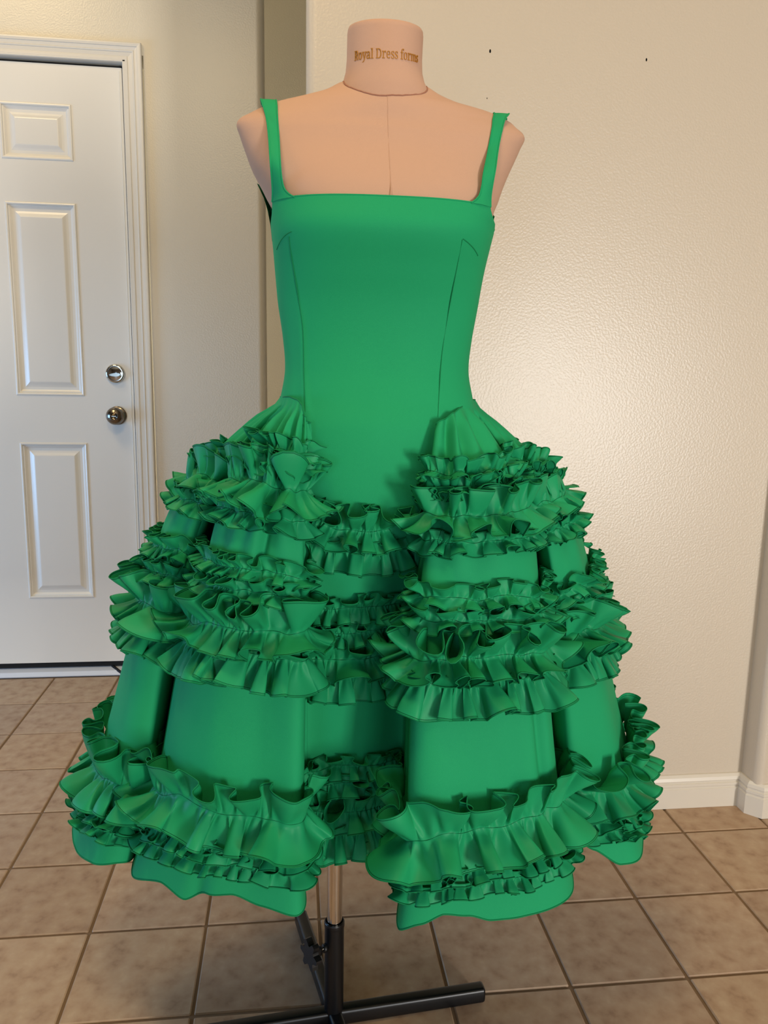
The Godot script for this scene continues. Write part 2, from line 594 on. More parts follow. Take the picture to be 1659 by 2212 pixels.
	# knob
	var kb := MB.new()
	kb.lathe([Vector2(0.0325, 0), Vector2(0.0325, 0.003), Vector2(0.030, 0.006), Vector2(0.022, 0.008), Vector2(0.015, 0.0095), Vector2(0.014, 0.014), Vector2(0.018, 0.018), Vector2(0.0255, 0.0225), Vector2(0.0298, 0.030), Vector2(0.0305, 0.036), Vector2(0.0292, 0.043),
		Vector2(0.0255, 0.0495), Vector2(0.0200, 0.054), Vector2(0.0140, 0.0565), Vector2(0.0132, 0.0575), Vector2(0.0122, 0.0575), Vector2(0.0115, 0.0525), Vector2(0, 0.0515)], Vector3(bx, 0.952, zf), Vector3.BACK, 40)
	var kbo := put("door_knob", kb, M.bronze, d)
	kbo.set_meta("label", "round satin metal door knob with a lock button")
	var lb := MB.new()
	lb.box(Vector3(bx, 0.952, zf + 0.054), Vector3(0.0165, 0.0048, 0.007), 0.001)
	put("lock_button", lb, M.nickel, kbo)

	# frame: jambs with a stop and dark gap, casing of stepped moulding, sill
	var fr := MB.new()
	var cxm := -1.0075
	for sd in [-1, 1]:
		fr.box(Vector3(cxm + sd * (w / 2 + 0.006 + 0.009), 1.05, DW - 0.055), Vector3(0.018, 2.11, 0.13), 0.002)
	fr.box(Vector3(cxm, 2.0915 + 0.012, DW - 0.055), Vector3(w + 0.048, 0.018, 0.13), 0.002)
	var jamb := put("trim_1", fr, M.trim)
	structure(jamb, "white painted door jamb set into the wall", "door frame")
	var gap := MB.new()
	for sd in [-1, 1]:
		gap.box(Vector3(cxm + sd * (w / 2 + 0.0028), 1.06, DW - 0.045), Vector3(0.0052, 2.06, 0.03))
	gap.box(Vector3(cxm, 2.0885, DW - 0.045), Vector3(w + 0.012, 0.0095, 0.03))
	gap.box(Vector3(cxm, 0.0365, DW - 0.035), Vector3(w + 0.012, 0.02, 0.03))
	put("weather_strip", gap, M.rubber, jamb)
	var strike := MB.new()
	strike.box(Vector3(cxm + w / 2 + 0.0062, 0.952, DW - 0.012), Vector3(0.002, 0.06, 0.022), 0.0008)
	put("strike_plate", strike, M.bronze, jamb)
	# casing profile: x across the board from the door outwards, y proud of the wall
	var cp := [Vector2(0, 0), Vector2(0, 0.008), Vector2(0.004, 0.0105), Vector2(0.010, 0.0105), Vector2(0.012, 0.0085), Vector2(0.026, 0.0105), Vector2(0.0275, 0.0125), Vector2(0.031, 0.0135), Vector2(0.033, 0.0115), Vector2(0.042, 0.0135), Vector2(0.0435, 0.0160), Vector2(0.050, 0.0172),
		Vector2(0.054, 0.0165), Vector2(0.0565, 0.013), Vector2(0.0565, 0)]
	var cas := MB.new()
	var inr := cxm + w / 2 + 0.012
	var inl := cxm - w / 2 - 0.012
	var top := 2.097
	mitred(cas, cp, [Vector3(inr, 0, DW), Vector3(inr, top, DW), Vector3(inl, top, DW), Vector3(inl, 0, DW)])
	structure(put("trim_2", cas, M.trim), "white stepped casing moulding around the door", "door casing")
	var sill := MB.new()
	sill.sweep([Vector2(0, 0), Vector2(0.012, 0), Vector2(0.014, 0.004), Vector2(0.004, 0.017), Vector2(-0.018, 0.022), Vector2(-0.06, 0.026), Vector2(-0.06, 0)], Vector3(cxm - w / 2 - 0.006, 0, DW), Vector3.BACK, Vector3.UP, Vector3(w * 0.935, 0, 0))
	sill.sweep([Vector2(0, 0), Vector2(0.012, 0), Vector2(0.014, 0.004), Vector2(0.004, 0.017), Vector2(-0.018, 0.022), Vector2(-0.06, 0.026), Vector2(-0.06, 0)], Vector3(cxm + w / 2 - 0.045, 0, DW), Vector3.BACK, Vector3.UP, Vector3(0.051, 0, 0))
	var so := put("trim_3", sill, M.sill)
	structure(so, "pale threshold strip on the floor under the door", "threshold")
	var cord := MB.new()
	cord.tube(PackedVector3Array([Vector3(-0.672, 0.0275, DW - 0.045), Vector3(-0.664, 0.0245, DW - 0.02), Vector3(-0.640, 0.0155, DW + 0.003), Vector3(-0.618, 0.006, DW + 0.016)]), 0.0055, 8)
	put("corner_seal", cord, M.rubber, so)

func follow(mb: MB, prof: Array, path: Array) -> void:
	# a board that follows a wall line (x, z), mitred at every corner; the room lies on its left
	var rows := []
	for k in path.size():
		var n := Vector2.ZERO
		var d0: Vector2 = (path[k] - path[maxi(k - 1, 0)]).normalized()
		var d1: Vector2 = (path[mini(k + 1, path.size() - 1)] - path[k]).normalized()
		if k == 0:
			d0 = d1
		if k == path.size() - 1:
			d1 = d0
		var n0 := Vector2(-d0.y, d0.x)
		var n1 := Vector2(-d1.y, d1.x)
		n = (n0 + n1).normalized()
		n /= maxf(n.dot(n0), 0.3)
		var row := []
		for q in prof:
			row.append(Vector3(path[k].x + n.x * q.x, q.y, path[k].y + n.y * q.x))
		rows.append(row)
	for k in path.size() - 1:
		var d: Vector2 = (path[k + 1] - path[k]).normalized()
		for i in prof.size() - 1:
			var e: Vector2 = prof[i + 1] - prof[i]
			var o2 := Vector2(e.y, -e.x)
			mb.poly([rows[k][i], rows[k][i + 1], rows[k + 1][i + 1], rows[k + 1][i]], Vector3(-d.y * o2.x, o2.y, d.x * o2.x))

func mitred(mb: MB, prof: Array, path: Array) -> void:
	# casing: the profile's x goes outward from the opening, y out of the wall (+z); mitred at the corners
	var n := path.size()
	var rows := []
	for k in n:
		var off: Vector3
		if k == 0:
			off = Vector3.RIGHT
		elif k == 1:
			off = Vector3(1, 1, 0)
		elif k == 2:
			off = Vector3(-1, 1, 0)
		else:
			off = Vector3.LEFT
		var row := []
		for q in prof:
			row.append(path[k] + off * q.x + Vector3.BACK * q.y)
		rows.append(row)
	for k in n - 1:
		for i in prof.size() - 1:
			var a: Vector2 = prof[i]
			var b: Vector2 = prof[i + 1]
			var out2 := Vector2(-(b.y - a.y), b.x - a.x)
			var side: Vector3 = [Vector3.RIGHT, Vector3.UP, Vector3.LEFT][k]
			mb.poly([rows[k][i], rows[k][i + 1], rows[k + 1][i + 1], rows[k + 1][i]], side * out2.x + Vector3.BACK * out2.y)

# ---------------------------------------------------------------- ceiling lamp behind the camera
func build_lamp(at: Vector3, energy: float, label: String) -> void:
	var o := base("ceiling_lamp", at)
	tag(o, label, "lamp")
	var b := MB.new()
	b.lathe([Vector2(0, 0), Vector2(0.36, 0), Vector2(0.36, -0.03), Vector2(0.35, -0.04), Vector2(0, -0.04)], Vector3.ZERO, Vector3.UP, 40)
	put("lamp_base", b, M.trim, o)
	var g := MB.new()
	var pr := []
	for k in 13:
		var a := PI / 2 * k / 12
		pr.append(Vector2(0.345 * cos(a), -0.04 - 0.09 * sin(a)))
	g.lathe(pr, Vector3.ZERO, Vector3.UP, 40)
	var gm := mat(Color(1.0, 0.93, 0.82), 0.5)
	gm.emission_enabled = true
	gm.emission = Color(1.0, 0.85, 0.62)
	gm.emission_energy_multiplier = 0.8
	put("lamp_bowl", g, gm, o)
	var l := AreaLight3D.new()
	l.name = "lamp_light"
	l.position = at + Vector3(0, -0.14, 0)
	l.rotation_degrees = Vector3(-90, 0, 0)
	l.area_size = Vector2(0.6, 0.6)
	l.light_color = Color(1.0, 0.88, 0.66)
	l.light_energy = energy
	l.area_range = 20.0
	l.area_attenuation = 2.0
	l.shadow_enabled = true
	add_child(l)

# ---------------------------------------------------------------- stand and dress form
# silhouette of the form: height, left x, right x, front z, back z, squareness
var FORM := [
	[0.84, -0.03, 0.29, -1.105, -1.315, 2.2], [0.95, -0.035, 0.296, -1.096, -1.325, 2.2], [1.03, -0.025, 0.284, -1.097, -1.315, 2.2], [1.077, -0.013, 0.273, -1.112, -1.30, 2.2], [1.115, -0.007, 0.266, -1.122, -1.285, 2.2],
	[1.16, -0.010, 0.269, -1.126, -1.28, 2.25], [1.21, -0.017, 0.276, -1.118, -1.285, 2.35], [1.255, -0.021, 0.281, -1.095, -1.29, 2.5], [1.30, -0.025, 0.288, -1.069, -1.295, 2.7], [1.335, -0.030, 0.297, -1.078, -1.30, 2.7],
	[1.363, -0.039, 0.303, -1.092, -1.30, 2.6], [1.392, -0.055, 0.314, -1.108, -1.295, 2.5], [1.420, -0.066, 0.327, -1.124, -1.285, 2.4], [1.440, -0.073, 0.336, -1.131, -1.275, 2.2], [1.453, -0.0765, 0.342, -1.137, -1.268, 2.0],
	[1.461, -0.072, 0.339, -1.139, -1.266, 1.8], [1.468, -0.060, 0.330, -1.140, -1.266, 1.62], [1.476, -0.045, 0.320, -1.1415, -1.267, 1.5], [1.487, -0.018, 0.292, -1.1455, -1.268, 1.42], [1.495, 0.012, 0.252, -1.151, -1.268, 1.42], [1.505, 0.046, 0.220, -1.158, -1.266, 1.45], [1.515, 0.066, 0.200, -1.165, -1.26, 1.5]]

func form_row(y: float, rows: Array) -> Array:
	var n := rows.size()
	var k := 0
	while k < n - 2 and y > rows[k + 1][0]:
		k += 1
	var t: float = clampf((y - rows[k][0]) / (rows[k + 1][0] - rows[k][0]), 0.0, 1.0)
	var out := [y]
	for c in range(1, 6):
		var p0: float = rows[maxi(k - 1, 0)][c]
		var p1: float = rows[k][c]
		var p2: float = rows[k + 1][c]
		var p3: float = rows[mini(k + 2, n - 1)][c]
		var h: float = rows[k + 1][0] - rows[k][0]
		var m1: float = (p2 - p0) / (rows[k + 1][0] - rows[maxi(k - 1, 0)][0]) * h
		var m2: float = (p3 - p1) / (rows[mini(k + 2, n - 1)][0] - rows[k][0]) * h
		out.append((2 * t * t * t - 3 * t * t + 1) * p1 + (t * t * t - 2 * t * t + t) * m1 + (-2 * t * t * t + 3 * t * t) * p2 + (t * t * t - t * t) * m2)
	return out

const ZM := -1.2
func ring_point(row: Array, th: float, grow := 0.0) -> Vector3:
	# th: 0 = left side, PI/2 = front, PI = right side, then round the back
	var a: float = (row[2] - row[1]) / 2 + grow
	var cx: float = (row[2] + row[1]) / 2
	var e: float = 2.0 / row[5]
	var c := -cos(th)
	var s := sin(th)
	var x := signf(c) * pow(absf(c), e)
	var z := pow(absf(s), e)
	var dz: float = (row[3] - ZM + grow) * z if s >= 0 else (row[4] - ZM - grow) * z
	return Vector3(cx + a * x, row[0], ZM + dz)

func front_z(x: float, y: float, grow := 0.0) -> float:
	var row := form_row(y, FORM)
	var a: float = (row[2] - row[1]) / 2 + grow
	var t: float = clampf(absf((x - (row[2] + row[1]) / 2) / a), 0.0, 1.0)
	return ZM + (row[3] - ZM + grow) * pow(1.0 - pow(t, row[5]), 1.0 / row[5])

func back_z(x: float, y: float, grow := 0.0) -> float:
	var row := form_row(y, FORM)
	var a: float = (row[2] - row[1]) / 2 + grow
	var t: float = clampf(absf((x - (row[2] + row[1]) / 2) / a), 0.0, 1.0)
	return ZM + (row[4] - ZM - grow) * pow(1.0 - pow(t, row[5]), 1.0 / row[5])

func theta_of_x(row: Array, x: float, grow: float) -> float:
	# the angle at which the ring passes a given x on the front
	var a: float = (row[2] - row[1]) / 2 + grow
	var t: float = clampf((x - (row[2] + row[1]) / 2) / a, -1.0, 1.0)
	var c := signf(t) * pow(absf(t), row[5] / 2.0)
	return acos(-c)

func build_stand_and_form() -> void:
	var st := base("dress_form_stand", Vector3(0.069, 0, -1.18))
	tag(st, "black metal cross-foot stand with a steel pole under the green dress", "stand")
	var mb := MB.new()
	mb.lathe([Vector2(0, 0.004), Vector2(0.0145, 0.004), Vector2(0.0165, 0.008), Vector2(0.0165, 0.189), Vector2(0.0172, 0.191), Vector2(0.0172, 0.198), Vector2(0.0160, 0.200), Vector2(0.0145, 0.200), Vector2(0.0143, 0.17)], Vector3.ZERO, Vector3.UP, 32)
	put("lower_tube", mb, M.black, st)
	mb = MB.new()
	mb.lathe([Vector2(0.0130, 0.05), Vector2(0.0130, 0.90), Vector2(0, 0.90)], Vector3.ZERO, Vector3.UP, 32)
	put("pole", mb, M.steel, st)
	# four feet of flattened oval tube
	var prof := []
	for k in 20:
		var a := TAU * k / 20
		prof.append(Vector2(signf(cos(a)) * pow(absf(cos(a)), 0.55) * 0.0125, 0.0175 + signf(sin(a)) * pow(absf(sin(a)), 0.45) * 0.0150))
	for q in [[5.5, 0.272], [102.0, 0.262], [186.0, 0.27], [282.0, 0.27]]:
		var dir := Vector3.RIGHT.rotated(Vector3.UP, deg_to_rad(q[0]))
		var side := dir.cross(Vector3.UP)
		mb = MB.new()
		var pts := PackedVector3Array()
		var stations := [[0.010, 1.0], [q[1] - 0.004, 1.0], [q[1] - 0.001, 0.93], [q[1], 0.80]]
		for s in stations:
			for p in prof:
				pts.append(dir * s[0] + side * (p.x * s[1]) + Vector3.UP * (0.0175 + (p.y - 0.0175) * s[1]))
		mb.grid(pts, prof.size(), stations.size(), false, true)
		var cap := []
		for p in prof:
			cap.append(dir * q[1] + side * (p.x * 0.80) + Vector3.UP * (0.0175 + (p.y - 0.0175) * 0.80))
		mb.poly(cap, dir)
		put("foot", mb, M.black, st)
	# clamp: threaded bolt and a star knob
	var out := Vector3(-0.86, 0.06, 0.50).normalized()
	var at := Vector3(0, 0.155, 0) + out * 0.0165
	mb = MB.new()
	mb.lathe([Vector2(0.0, 0.0), Vector2(0.0072, 0.0), Vector2(0.0072, 0.006), Vector2(0.0, 0.006)], at, out, 6)
	var nut := put("clamp_nut", mb, M.black_plastic, st)
	mb = MB.new()
	mb.lathe([Vector2(0.0026, 0.004), Vector2(0.0026, 0.026)], at, out, 14)
	put("bolt", mb, M.chrome, nut)
	mb = MB.new()
	var e1 := out.cross(Vector3.UP).normalized()
	var e2 := out.cross(e1)
	var star := []
	for k in 48:
		var a := TAU * k / 48
		star.append(Vector2(cos(a), sin(a)) * (0.0205 + 0.0046 * clampf(1.6 * cos(6 * a), -1.0, 1.0)))
	mb.sweep(star, at + out * 0.024, e1, e2, out * 0.011)
	mb.lathe([Vector2(0.0, 0.012), Vector2(0.008, 0.012), Vector2(0.0092, 0.018), Vector2(0.011, 0.025)], at, out, 20)
	put("clamp_knob", mb, M.black_plastic, st)

	var f := base("dress_form", Vector3(0.133, 0, -1.2))
	tag(f, "blush pink linen dress form torso with a flat-topped neck and gold lettering", "dress form")
	var off := -f.position
	var nu := 96
	var pts := PackedVector3Array()
	var nr := 0
	var ys := []
	var y := 0.84
	while y < 1.43:
		ys.append(y); y += 0.012
	while y < 1.5151:
		ys.append(y); y += 0.0025
	for yy in ys:
		var row := form_row(yy, FORM)
		var g := -0.005 - 0.03 * smoothstep(1.06, 0.96, yy) if yy < 1.34 else lerpf(-0.005, 0.0, clampf((yy - 1.34) / 0.02, 0, 1))
		for i in nu:
			pts.append(ring_point(row, TAU * i / nu, g) + off)
		nr += 1
	mb = MB.new()
	mb.grid(pts, nu, nr, true, true)
	var low := []
	for i in nu:
		low.append(pts[i])
	mb.poly(low, Vector3.DOWN)
	put("torso", mb, M.linen, f)
	# neck
	pts = PackedVector3Array()
	var neck := [[1.478, 0.062, 0.206, -1.1455, -1.268], [1.500, 0.066, 0.201, -1.1445, -1.268], [1.510, 0.0695, 0.197, -1.1455, -1.266], [1.519, 0.074, 0.1915, -1.147, -1.262], [1.532, 0.0775, 0.1875, -1.1485, -1.259], [1.55, 0.079, 0.1865, -1.149, -1.258], [1.575, 0.0795, 0.1875, -1.149, -1.258],
		[1.5795, 0.0803, 0.187, -1.1495, -1.2575], [1.5822, 0.0815, 0.1855, -1.151, -1.256], [1.5838, 0.0845, 0.1825, -1.154, -1.253], [1.5845, 0.088, 0.179, -1.158, -1.249], [1.585, 0.13, 0.137, -1.2, -1.207]]
	for q in neck:
		for i in nu:
			var a := TAU * i / nu
			var tilt := 0.007 * (0.75 - sin(a)) * smoothstep(1.555, 1.58, q[0])
			pts.append(Vector3((q[1] + q[2]) / 2 - cos(a) * (q[2] - q[1]) / 2, q[0] + tilt + 0.003 * smoothstep(1.555, 1.58, q[0]), (q[3] + q[4]) / 2 + sin(a) * (q[3] - q[4]) / 2) + off)
	mb = MB.new()
	mb.grid(pts, nu, neck.size(), true, true)
	put("neck", mb, M.linen, f)
	# seams
	mb = MB.new()
	var path := PackedVector3Array()
	for i in 96:
		# where the neck meets the shoulders
		var a := TAU * i / 96
		var best := Vector3.ZERO
		for k in 60:
			var yy := 1.518 - k * 0.00065
			var q := neck_point(neck, yy, a)
			best = q
			var row := form_row(yy, FORM)
			var ex: float = (q.x - (row[1] + row[2]) / 2) / ((row[2] - row[1]) / 2)
			var ez: float = (q.z - ZM) / (row[3] - ZM) if q.z > ZM else (q.z - ZM) / (row[4] - ZM)
			if yy <= 1.515 and pow(absf(ex), row[5]) + pow(absf(ez), row[5]) <= 1.0:
				break
		path.append(best + Vector3(-cos(a), 0.6, sin(a)) * 0.0003 + off)
	mb.tube(path, 0.0011, 6, true)
	put("neck_seam", mb, M.linen_seam, f)
	mb = MB.new()
	path = PackedVector3Array()
	for i in 30:
		var yy := lerpf(1.488, 1.33, i / 29.0)
		path.append(Vector3(0.1315, yy, front_z(0.1315, yy) - 0.0002) + off)
	mb.tube(path, 0.0007, 5)
	put("centre_seam", mb, M.linen, f)
	# lettering wrapped round the neck
	var tm := TextMesh.new()
	tm.text = "Royal Dress forms"
	var sf := SystemFont.new()
	sf.font_names = PackedStringArray(["Droid Serif"])
	tm.font = sf
	tm.font_size = 64
	tm.pixel_size = 0.001
	tm.depth = 0.02
	tm.curve_step = 1.0
	var arr := tm.get_mesh_arrays()
	var vs: PackedVector3Array = arr[Mesh.ARRAY_VERTEX]
	var lo := Vector3.ONE * 1e9
	var hi := -lo
	for q in vs:
		lo = lo.min(q); hi = hi.max(q)
	var ns: PackedVector3Array = arr[Mesh.ARRAY_NORMAL]
	var a0 := -0.96
	var a1 := 0.90
	for i in vs.size():
		var q := vs[i]
		var t := (q.x - lo.x) / (hi.x - lo.x)
		var a := lerpf(a0, a1, t)
		var h := (q.y - lo.y) / (hi.y - lo.y) * 0.0175
		var g := 0.0007 if q.z > 0 else -0.001
		vs[i] = Vector3(0.1328 + sin(a) * (0.0549 + g), 1.5295 + h + 0.0035 * pow(2.0 * t - 1.0, 2.0) + 0.002 * (t - 0.5), -1.2035 + cos(a) * (0.0549 + g)) + off
		ns[i] = Basis(Vector3.UP, a) * ns[i]
	arr[Mesh.ARRAY_VERTEX] = vs
	arr[Mesh.ARRAY_NORMAL] = ns
	arr[Mesh.ARRAY_TANGENT] = null
	var am := ArrayMesh.new()
	am.add_surface_from_arrays(Mesh.PRIMITIVE_TRIANGLES, arr)
	var lt := put("lettering", am, M.gold, f)
	lt.set_meta("label", "gold serif lettering around the neck")

func neck_point(rows: Array, y: float, a: float) -> Vector3:
	var k := 0
	while k < rows.size() - 2 and y > rows[k + 1][0]:
		k += 1
	var t: float = clampf((y - rows[k][0]) / (rows[k + 1][0] - rows[k][0]), 0, 1)
	var q := []
	for c in 5:
		q.append(lerpf(rows[k][c], rows[k + 1][c], t))
	return Vector3((q[1] + q[2]) / 2 - cos(a) * (q[2] - q[1]) / 2, y, (q[3] + q[4]) / 2 + sin(a) * (q[3] - q[4]) / 2)

# ---------------------------------------------------------------- the dress
# cross-sections of the skirt from the hip seam to the hem: height and (x, z) points round the loop,
# from the left side over the five front flutes to the right side, then round the back
var SKIRT := [
	[1.068, PackedVector2Array([Vector2(-0.015, -1.235), Vector2(-0.016, -1.210), Vector2(-0.015, -1.185), Vector2(-0.012, -1.170), Vector2(-0.008, -1.158), Vector2(-0.003, -1.145), Vector2(0.004, -1.128), Vector2(0.013, -1.114), Vector2(0.018, -1.106), Vector2(0.020, -1.103), Vector2(0.022, -1.102), Vector2(0.115, -1.094), Vector2(0.212, -1.104), Vector2(0.214, -1.105), Vector2(0.216, -1.106), Vector2(0.229, -1.116), Vector2(0.243, -1.132), Vector2(0.256, -1.148), Vector2(0.264, -1.162), Vector2(0.271, -1.178), Vector2(0.277, -1.195), Vector2(0.283, -1.215), Vector2(0.289, -1.240), Vector2(0.238, -1.269), Vector2(0.190, -1.296), Vector2(0.125, -1.305), Vector2(0.060, -1.296), Vector2(0.012, -1.269)])],
	[0.93, PackedVector2Array([Vector2(-0.152, -1.300), Vector2(-0.166, -1.245), Vector2(-0.146, -1.190), Vector2(-0.112, -1.175), Vector2(-0.100, -1.225), Vector2(-0.090, -1.120), Vector2(-0.054, -1.070), Vector2(-0.016, -1.055), Vector2(0.013, -1.060), Vector2(0.019, -1.090), Vector2(0.024, -1.102), Vector2(0.107, -1.089), Vector2(0.193, -1.112), Vector2(0.193, -1.080), Vector2(0.192, -1.035), Vector2(0.230, -1.022), Vector2(0.277, -1.030), Vector2(0.323, -1.060), Vector2(0.357, -1.170), Vector2(0.354, -1.110), Vector2(0.383, -1.125), Vector2(0.412, -1.165), Vector2(0.443, -1.280), Vector2(0.364, -1.338), Vector2(0.257, -1.381), Vector2(0.125, -1.403), Vector2(-0.007, -1.381), Vector2(-0.114, -1.338)])],
	[0.73, PackedVector2Array([Vector2(-0.239, -1.340), Vector2(-0.253, -1.260), Vector2(-0.220, -1.180), Vector2(-0.177, -1.165), Vector2(-0.163, -1.245), Vector2(-0.152, -1.100), Vector2(-0.102, -1.045), Vector2(-0.042, -1.025), Vector2(0.008, -1.020), Vector2(0.015, -1.075), Vector2(0.022, -1.118), Vector2(0.102, -1.112), Vector2(0.175, -1.140), Vector2(0.169, -1.070), Vector2(0.170, -0.995), Vector2(0.220, -0.975), Vector2(0.286, -0.985), Vector2(0.353, -1.015), Vector2(0.390, -1.170), Vector2(0.396, -1.085), Vector2(0.434, -1.100), Vector2(0.485, -1.160), Vector2(0.537, -1.320), Vector2(0.446, -1.382), Vector2(0.300, -1.434), Vector2(0.125, -1.466), Vector2(-0.050, -1.434), Vector2(-0.196, -1.382)])],
	[0.5, PackedVector2Array([Vector2(-0.305, -1.360), Vector2(-0.314, -1.260), Vector2(-0.273, -1.170), Vector2(-0.221, -1.155), Vector2(-0.210, -1.250), Vector2(-0.196, -1.105), Vector2(-0.132, -1.040), Vector2(-0.060, -1.015), Vector2(0.005, -1.005), Vector2(0.015, -1.080), Vector2(0.022, -1.128), Vector2(0.102, -1.125), Vector2(0.174, -1.155), Vector2(0.165, -1.070), Vector2(0.160, -0.970), Vector2(0.220, -0.950), Vector2(0.301, -0.965), Vector2(0.388, -1.010), Vector2(0.426, -1.170), Vector2(0.429, -1.080), Vector2(0.476, -1.090), Vector2(0.540, -1.150), Vector2(0.606, -1.330), Vector2(0.494, -1.407), Vector2(0.322, -1.467), Vector2(0.125, -1.509), Vector2(-0.072, -1.467), Vector2(-0.244, -1.407)])],
	[0.345, PackedVector2Array([Vector2(-0.361, -1.340), Vector2(-0.364, -1.235), Vector2(-0.311, -1.150), Vector2(-0.255, -1.145), Vector2(-0.242, -1.230), Vector2(-0.245, -1.110), Vector2(-0.163, -1.050), Vector2(-0.075, -1.020), Vector2(0.006, -1.000), Vector2(0.015, -1.080), Vector2(0.022, -1.130), Vector2(0.100, -1.128), Vector2(0.173, -1.155), Vector2(0.161, -1.070), Vector2(0.146, -0.965), Vector2(0.222, -0.950), Vector2(0.319, -0.965), Vector2(0.418, -1.020), Vector2(0.455, -1.170), Vector2(0.454, -1.080), Vector2(0.511, -1.070), Vector2(0.573, -1.120), Vector2(0.652, -1.320), Vector2(0.516, -1.421), Vector2(0.329, -1.482), Vector2(0.125, -1.532), Vector2(-0.079, -1.482), Vector2(-0.266, -1.421)])],
]
const NP := 28
const ORIGIN := Vector3(0.125, 0, -1.2)

func crom(a: Vector2, b: Vector2, c: Vector2, d: Vector2, t: float) -> Vector2:
	return 0.5 * (2.0 * b + (c - a) * t + (2.0 * a - 5.0 * b + 4.0 * c - d) * t * t + (3.0 * b - a - 3.0 * c + d) * t * t * t)

func ring_at(l: int, u: float) -> Vector2:
	var i := int(floor(u))
	var q: PackedVector2Array = SKIRT[l][1]
	return crom(q[posmod(i - 1, NP)], q[posmod(i, NP)], q[posmod(i + 1, NP)], q[posmod(i + 2, NP)], u - i)

func skirt_at(u: float, y: float) -> Vector3:
	var k := 0
	while k < 3 and y < SKIRT[k + 1][0]:
		k += 1
	var yk: float = SKIRT[k][0]
	var yn: float = SKIRT[k + 1][0]
	var h := yn - yk
	var t := (y - yk) / h
	var p1 := ring_at(k, u)
	var p2 := ring_at(k + 1, u)
	var m1: Vector2
	var m2: Vector2
	if k == 0:
		m1 = (p2 - p1) / h
	else:
		m1 = (p2 - ring_at(k - 1, u)) / (yn - SKIRT[k - 1][0])
	if k == 3:
		m2 = (p2 - p1) / h
	else:
		m2 = (ring_at(k + 2, u) - p1) / (SKIRT[k + 2][0] - yk)
	var q: Vector2
	if t > 1.0:
		q = p2 + m2 * (y - yn)
	else:
		t = maxf(t, 0.0)
		q = (2 * t * t * t - 3 * t * t + 1) * p1 + (t * t * t - 2 * t * t + t) * h * m1 + (-2 * t * t * t + 3 * t * t) * p2 + (t * t * t - t * t) * h * m2
	return Vector3(q.x, y, q.y)

func skirt_normal(u: float, y: float) -> Vector3:
	var du := skirt_at(u + 0.04, y) - skirt_at(u - 0.04, y)
	var dy := skirt_at(u, y + 0.008) - skirt_at(u, y - 0.008)
	return du.cross(dy).normalized()

func knots(ks: Array, u: float) -> float:
	# smooth line through Vector2(u, y)
	var n := ks.size()
	if n == 1 or u <= ks[0].x:
		return ks[0].y
	if u >= ks[n - 1].x:
		return ks[n - 1].y
	var k := 0
	while k < n - 2 and u > ks[k + 1].x:
		k += 1
	var t: float = (u - ks[k].x) / (ks[k + 1].x - ks[k].x)
	t = t * t * (3 - 2 * t) * 0.6 + t * 0.4
	return lerpf(ks[k].y, ks[k + 1].y, t)

var dress: Node3D
var wob := FastNoiseLite.new()
var ruffle_count := 0

func build_dress() -> void:
	wob.seed = 5
	wob.noise_type = FastNoiseLite.TYPE_SIMPLEX_SMOOTH
	wob.frequency = 1.0
	wob.fractal_type = FastNoiseLite.FRACTAL_NONE
	dress = base("dress", ORIGIN)
	tag(dress, "emerald green square-neck gown with tiers of gathered ruffles, worn by the pink dress form", "dress")
	build_bodice()
	build_skirt()
	build_ruffles()
	var lt := MB.new()
	var lp := PackedVector3Array()
	for k in 8:
		var u := 15.9 + 0.14 * k / 7.0
		var y := 0.3905 - 0.0012 * k / 7.0 + 0.0008 * sin(k * 1.3)
		lp.append(skirt_at(u, y) + skirt_normal(u, y) * (skirt_fold(u, y) + 0.0006) - ORIGIN)
	lt.tube(lp, 0.0005, 5)
	put("loose_thread", lt, M.stitch, dress)

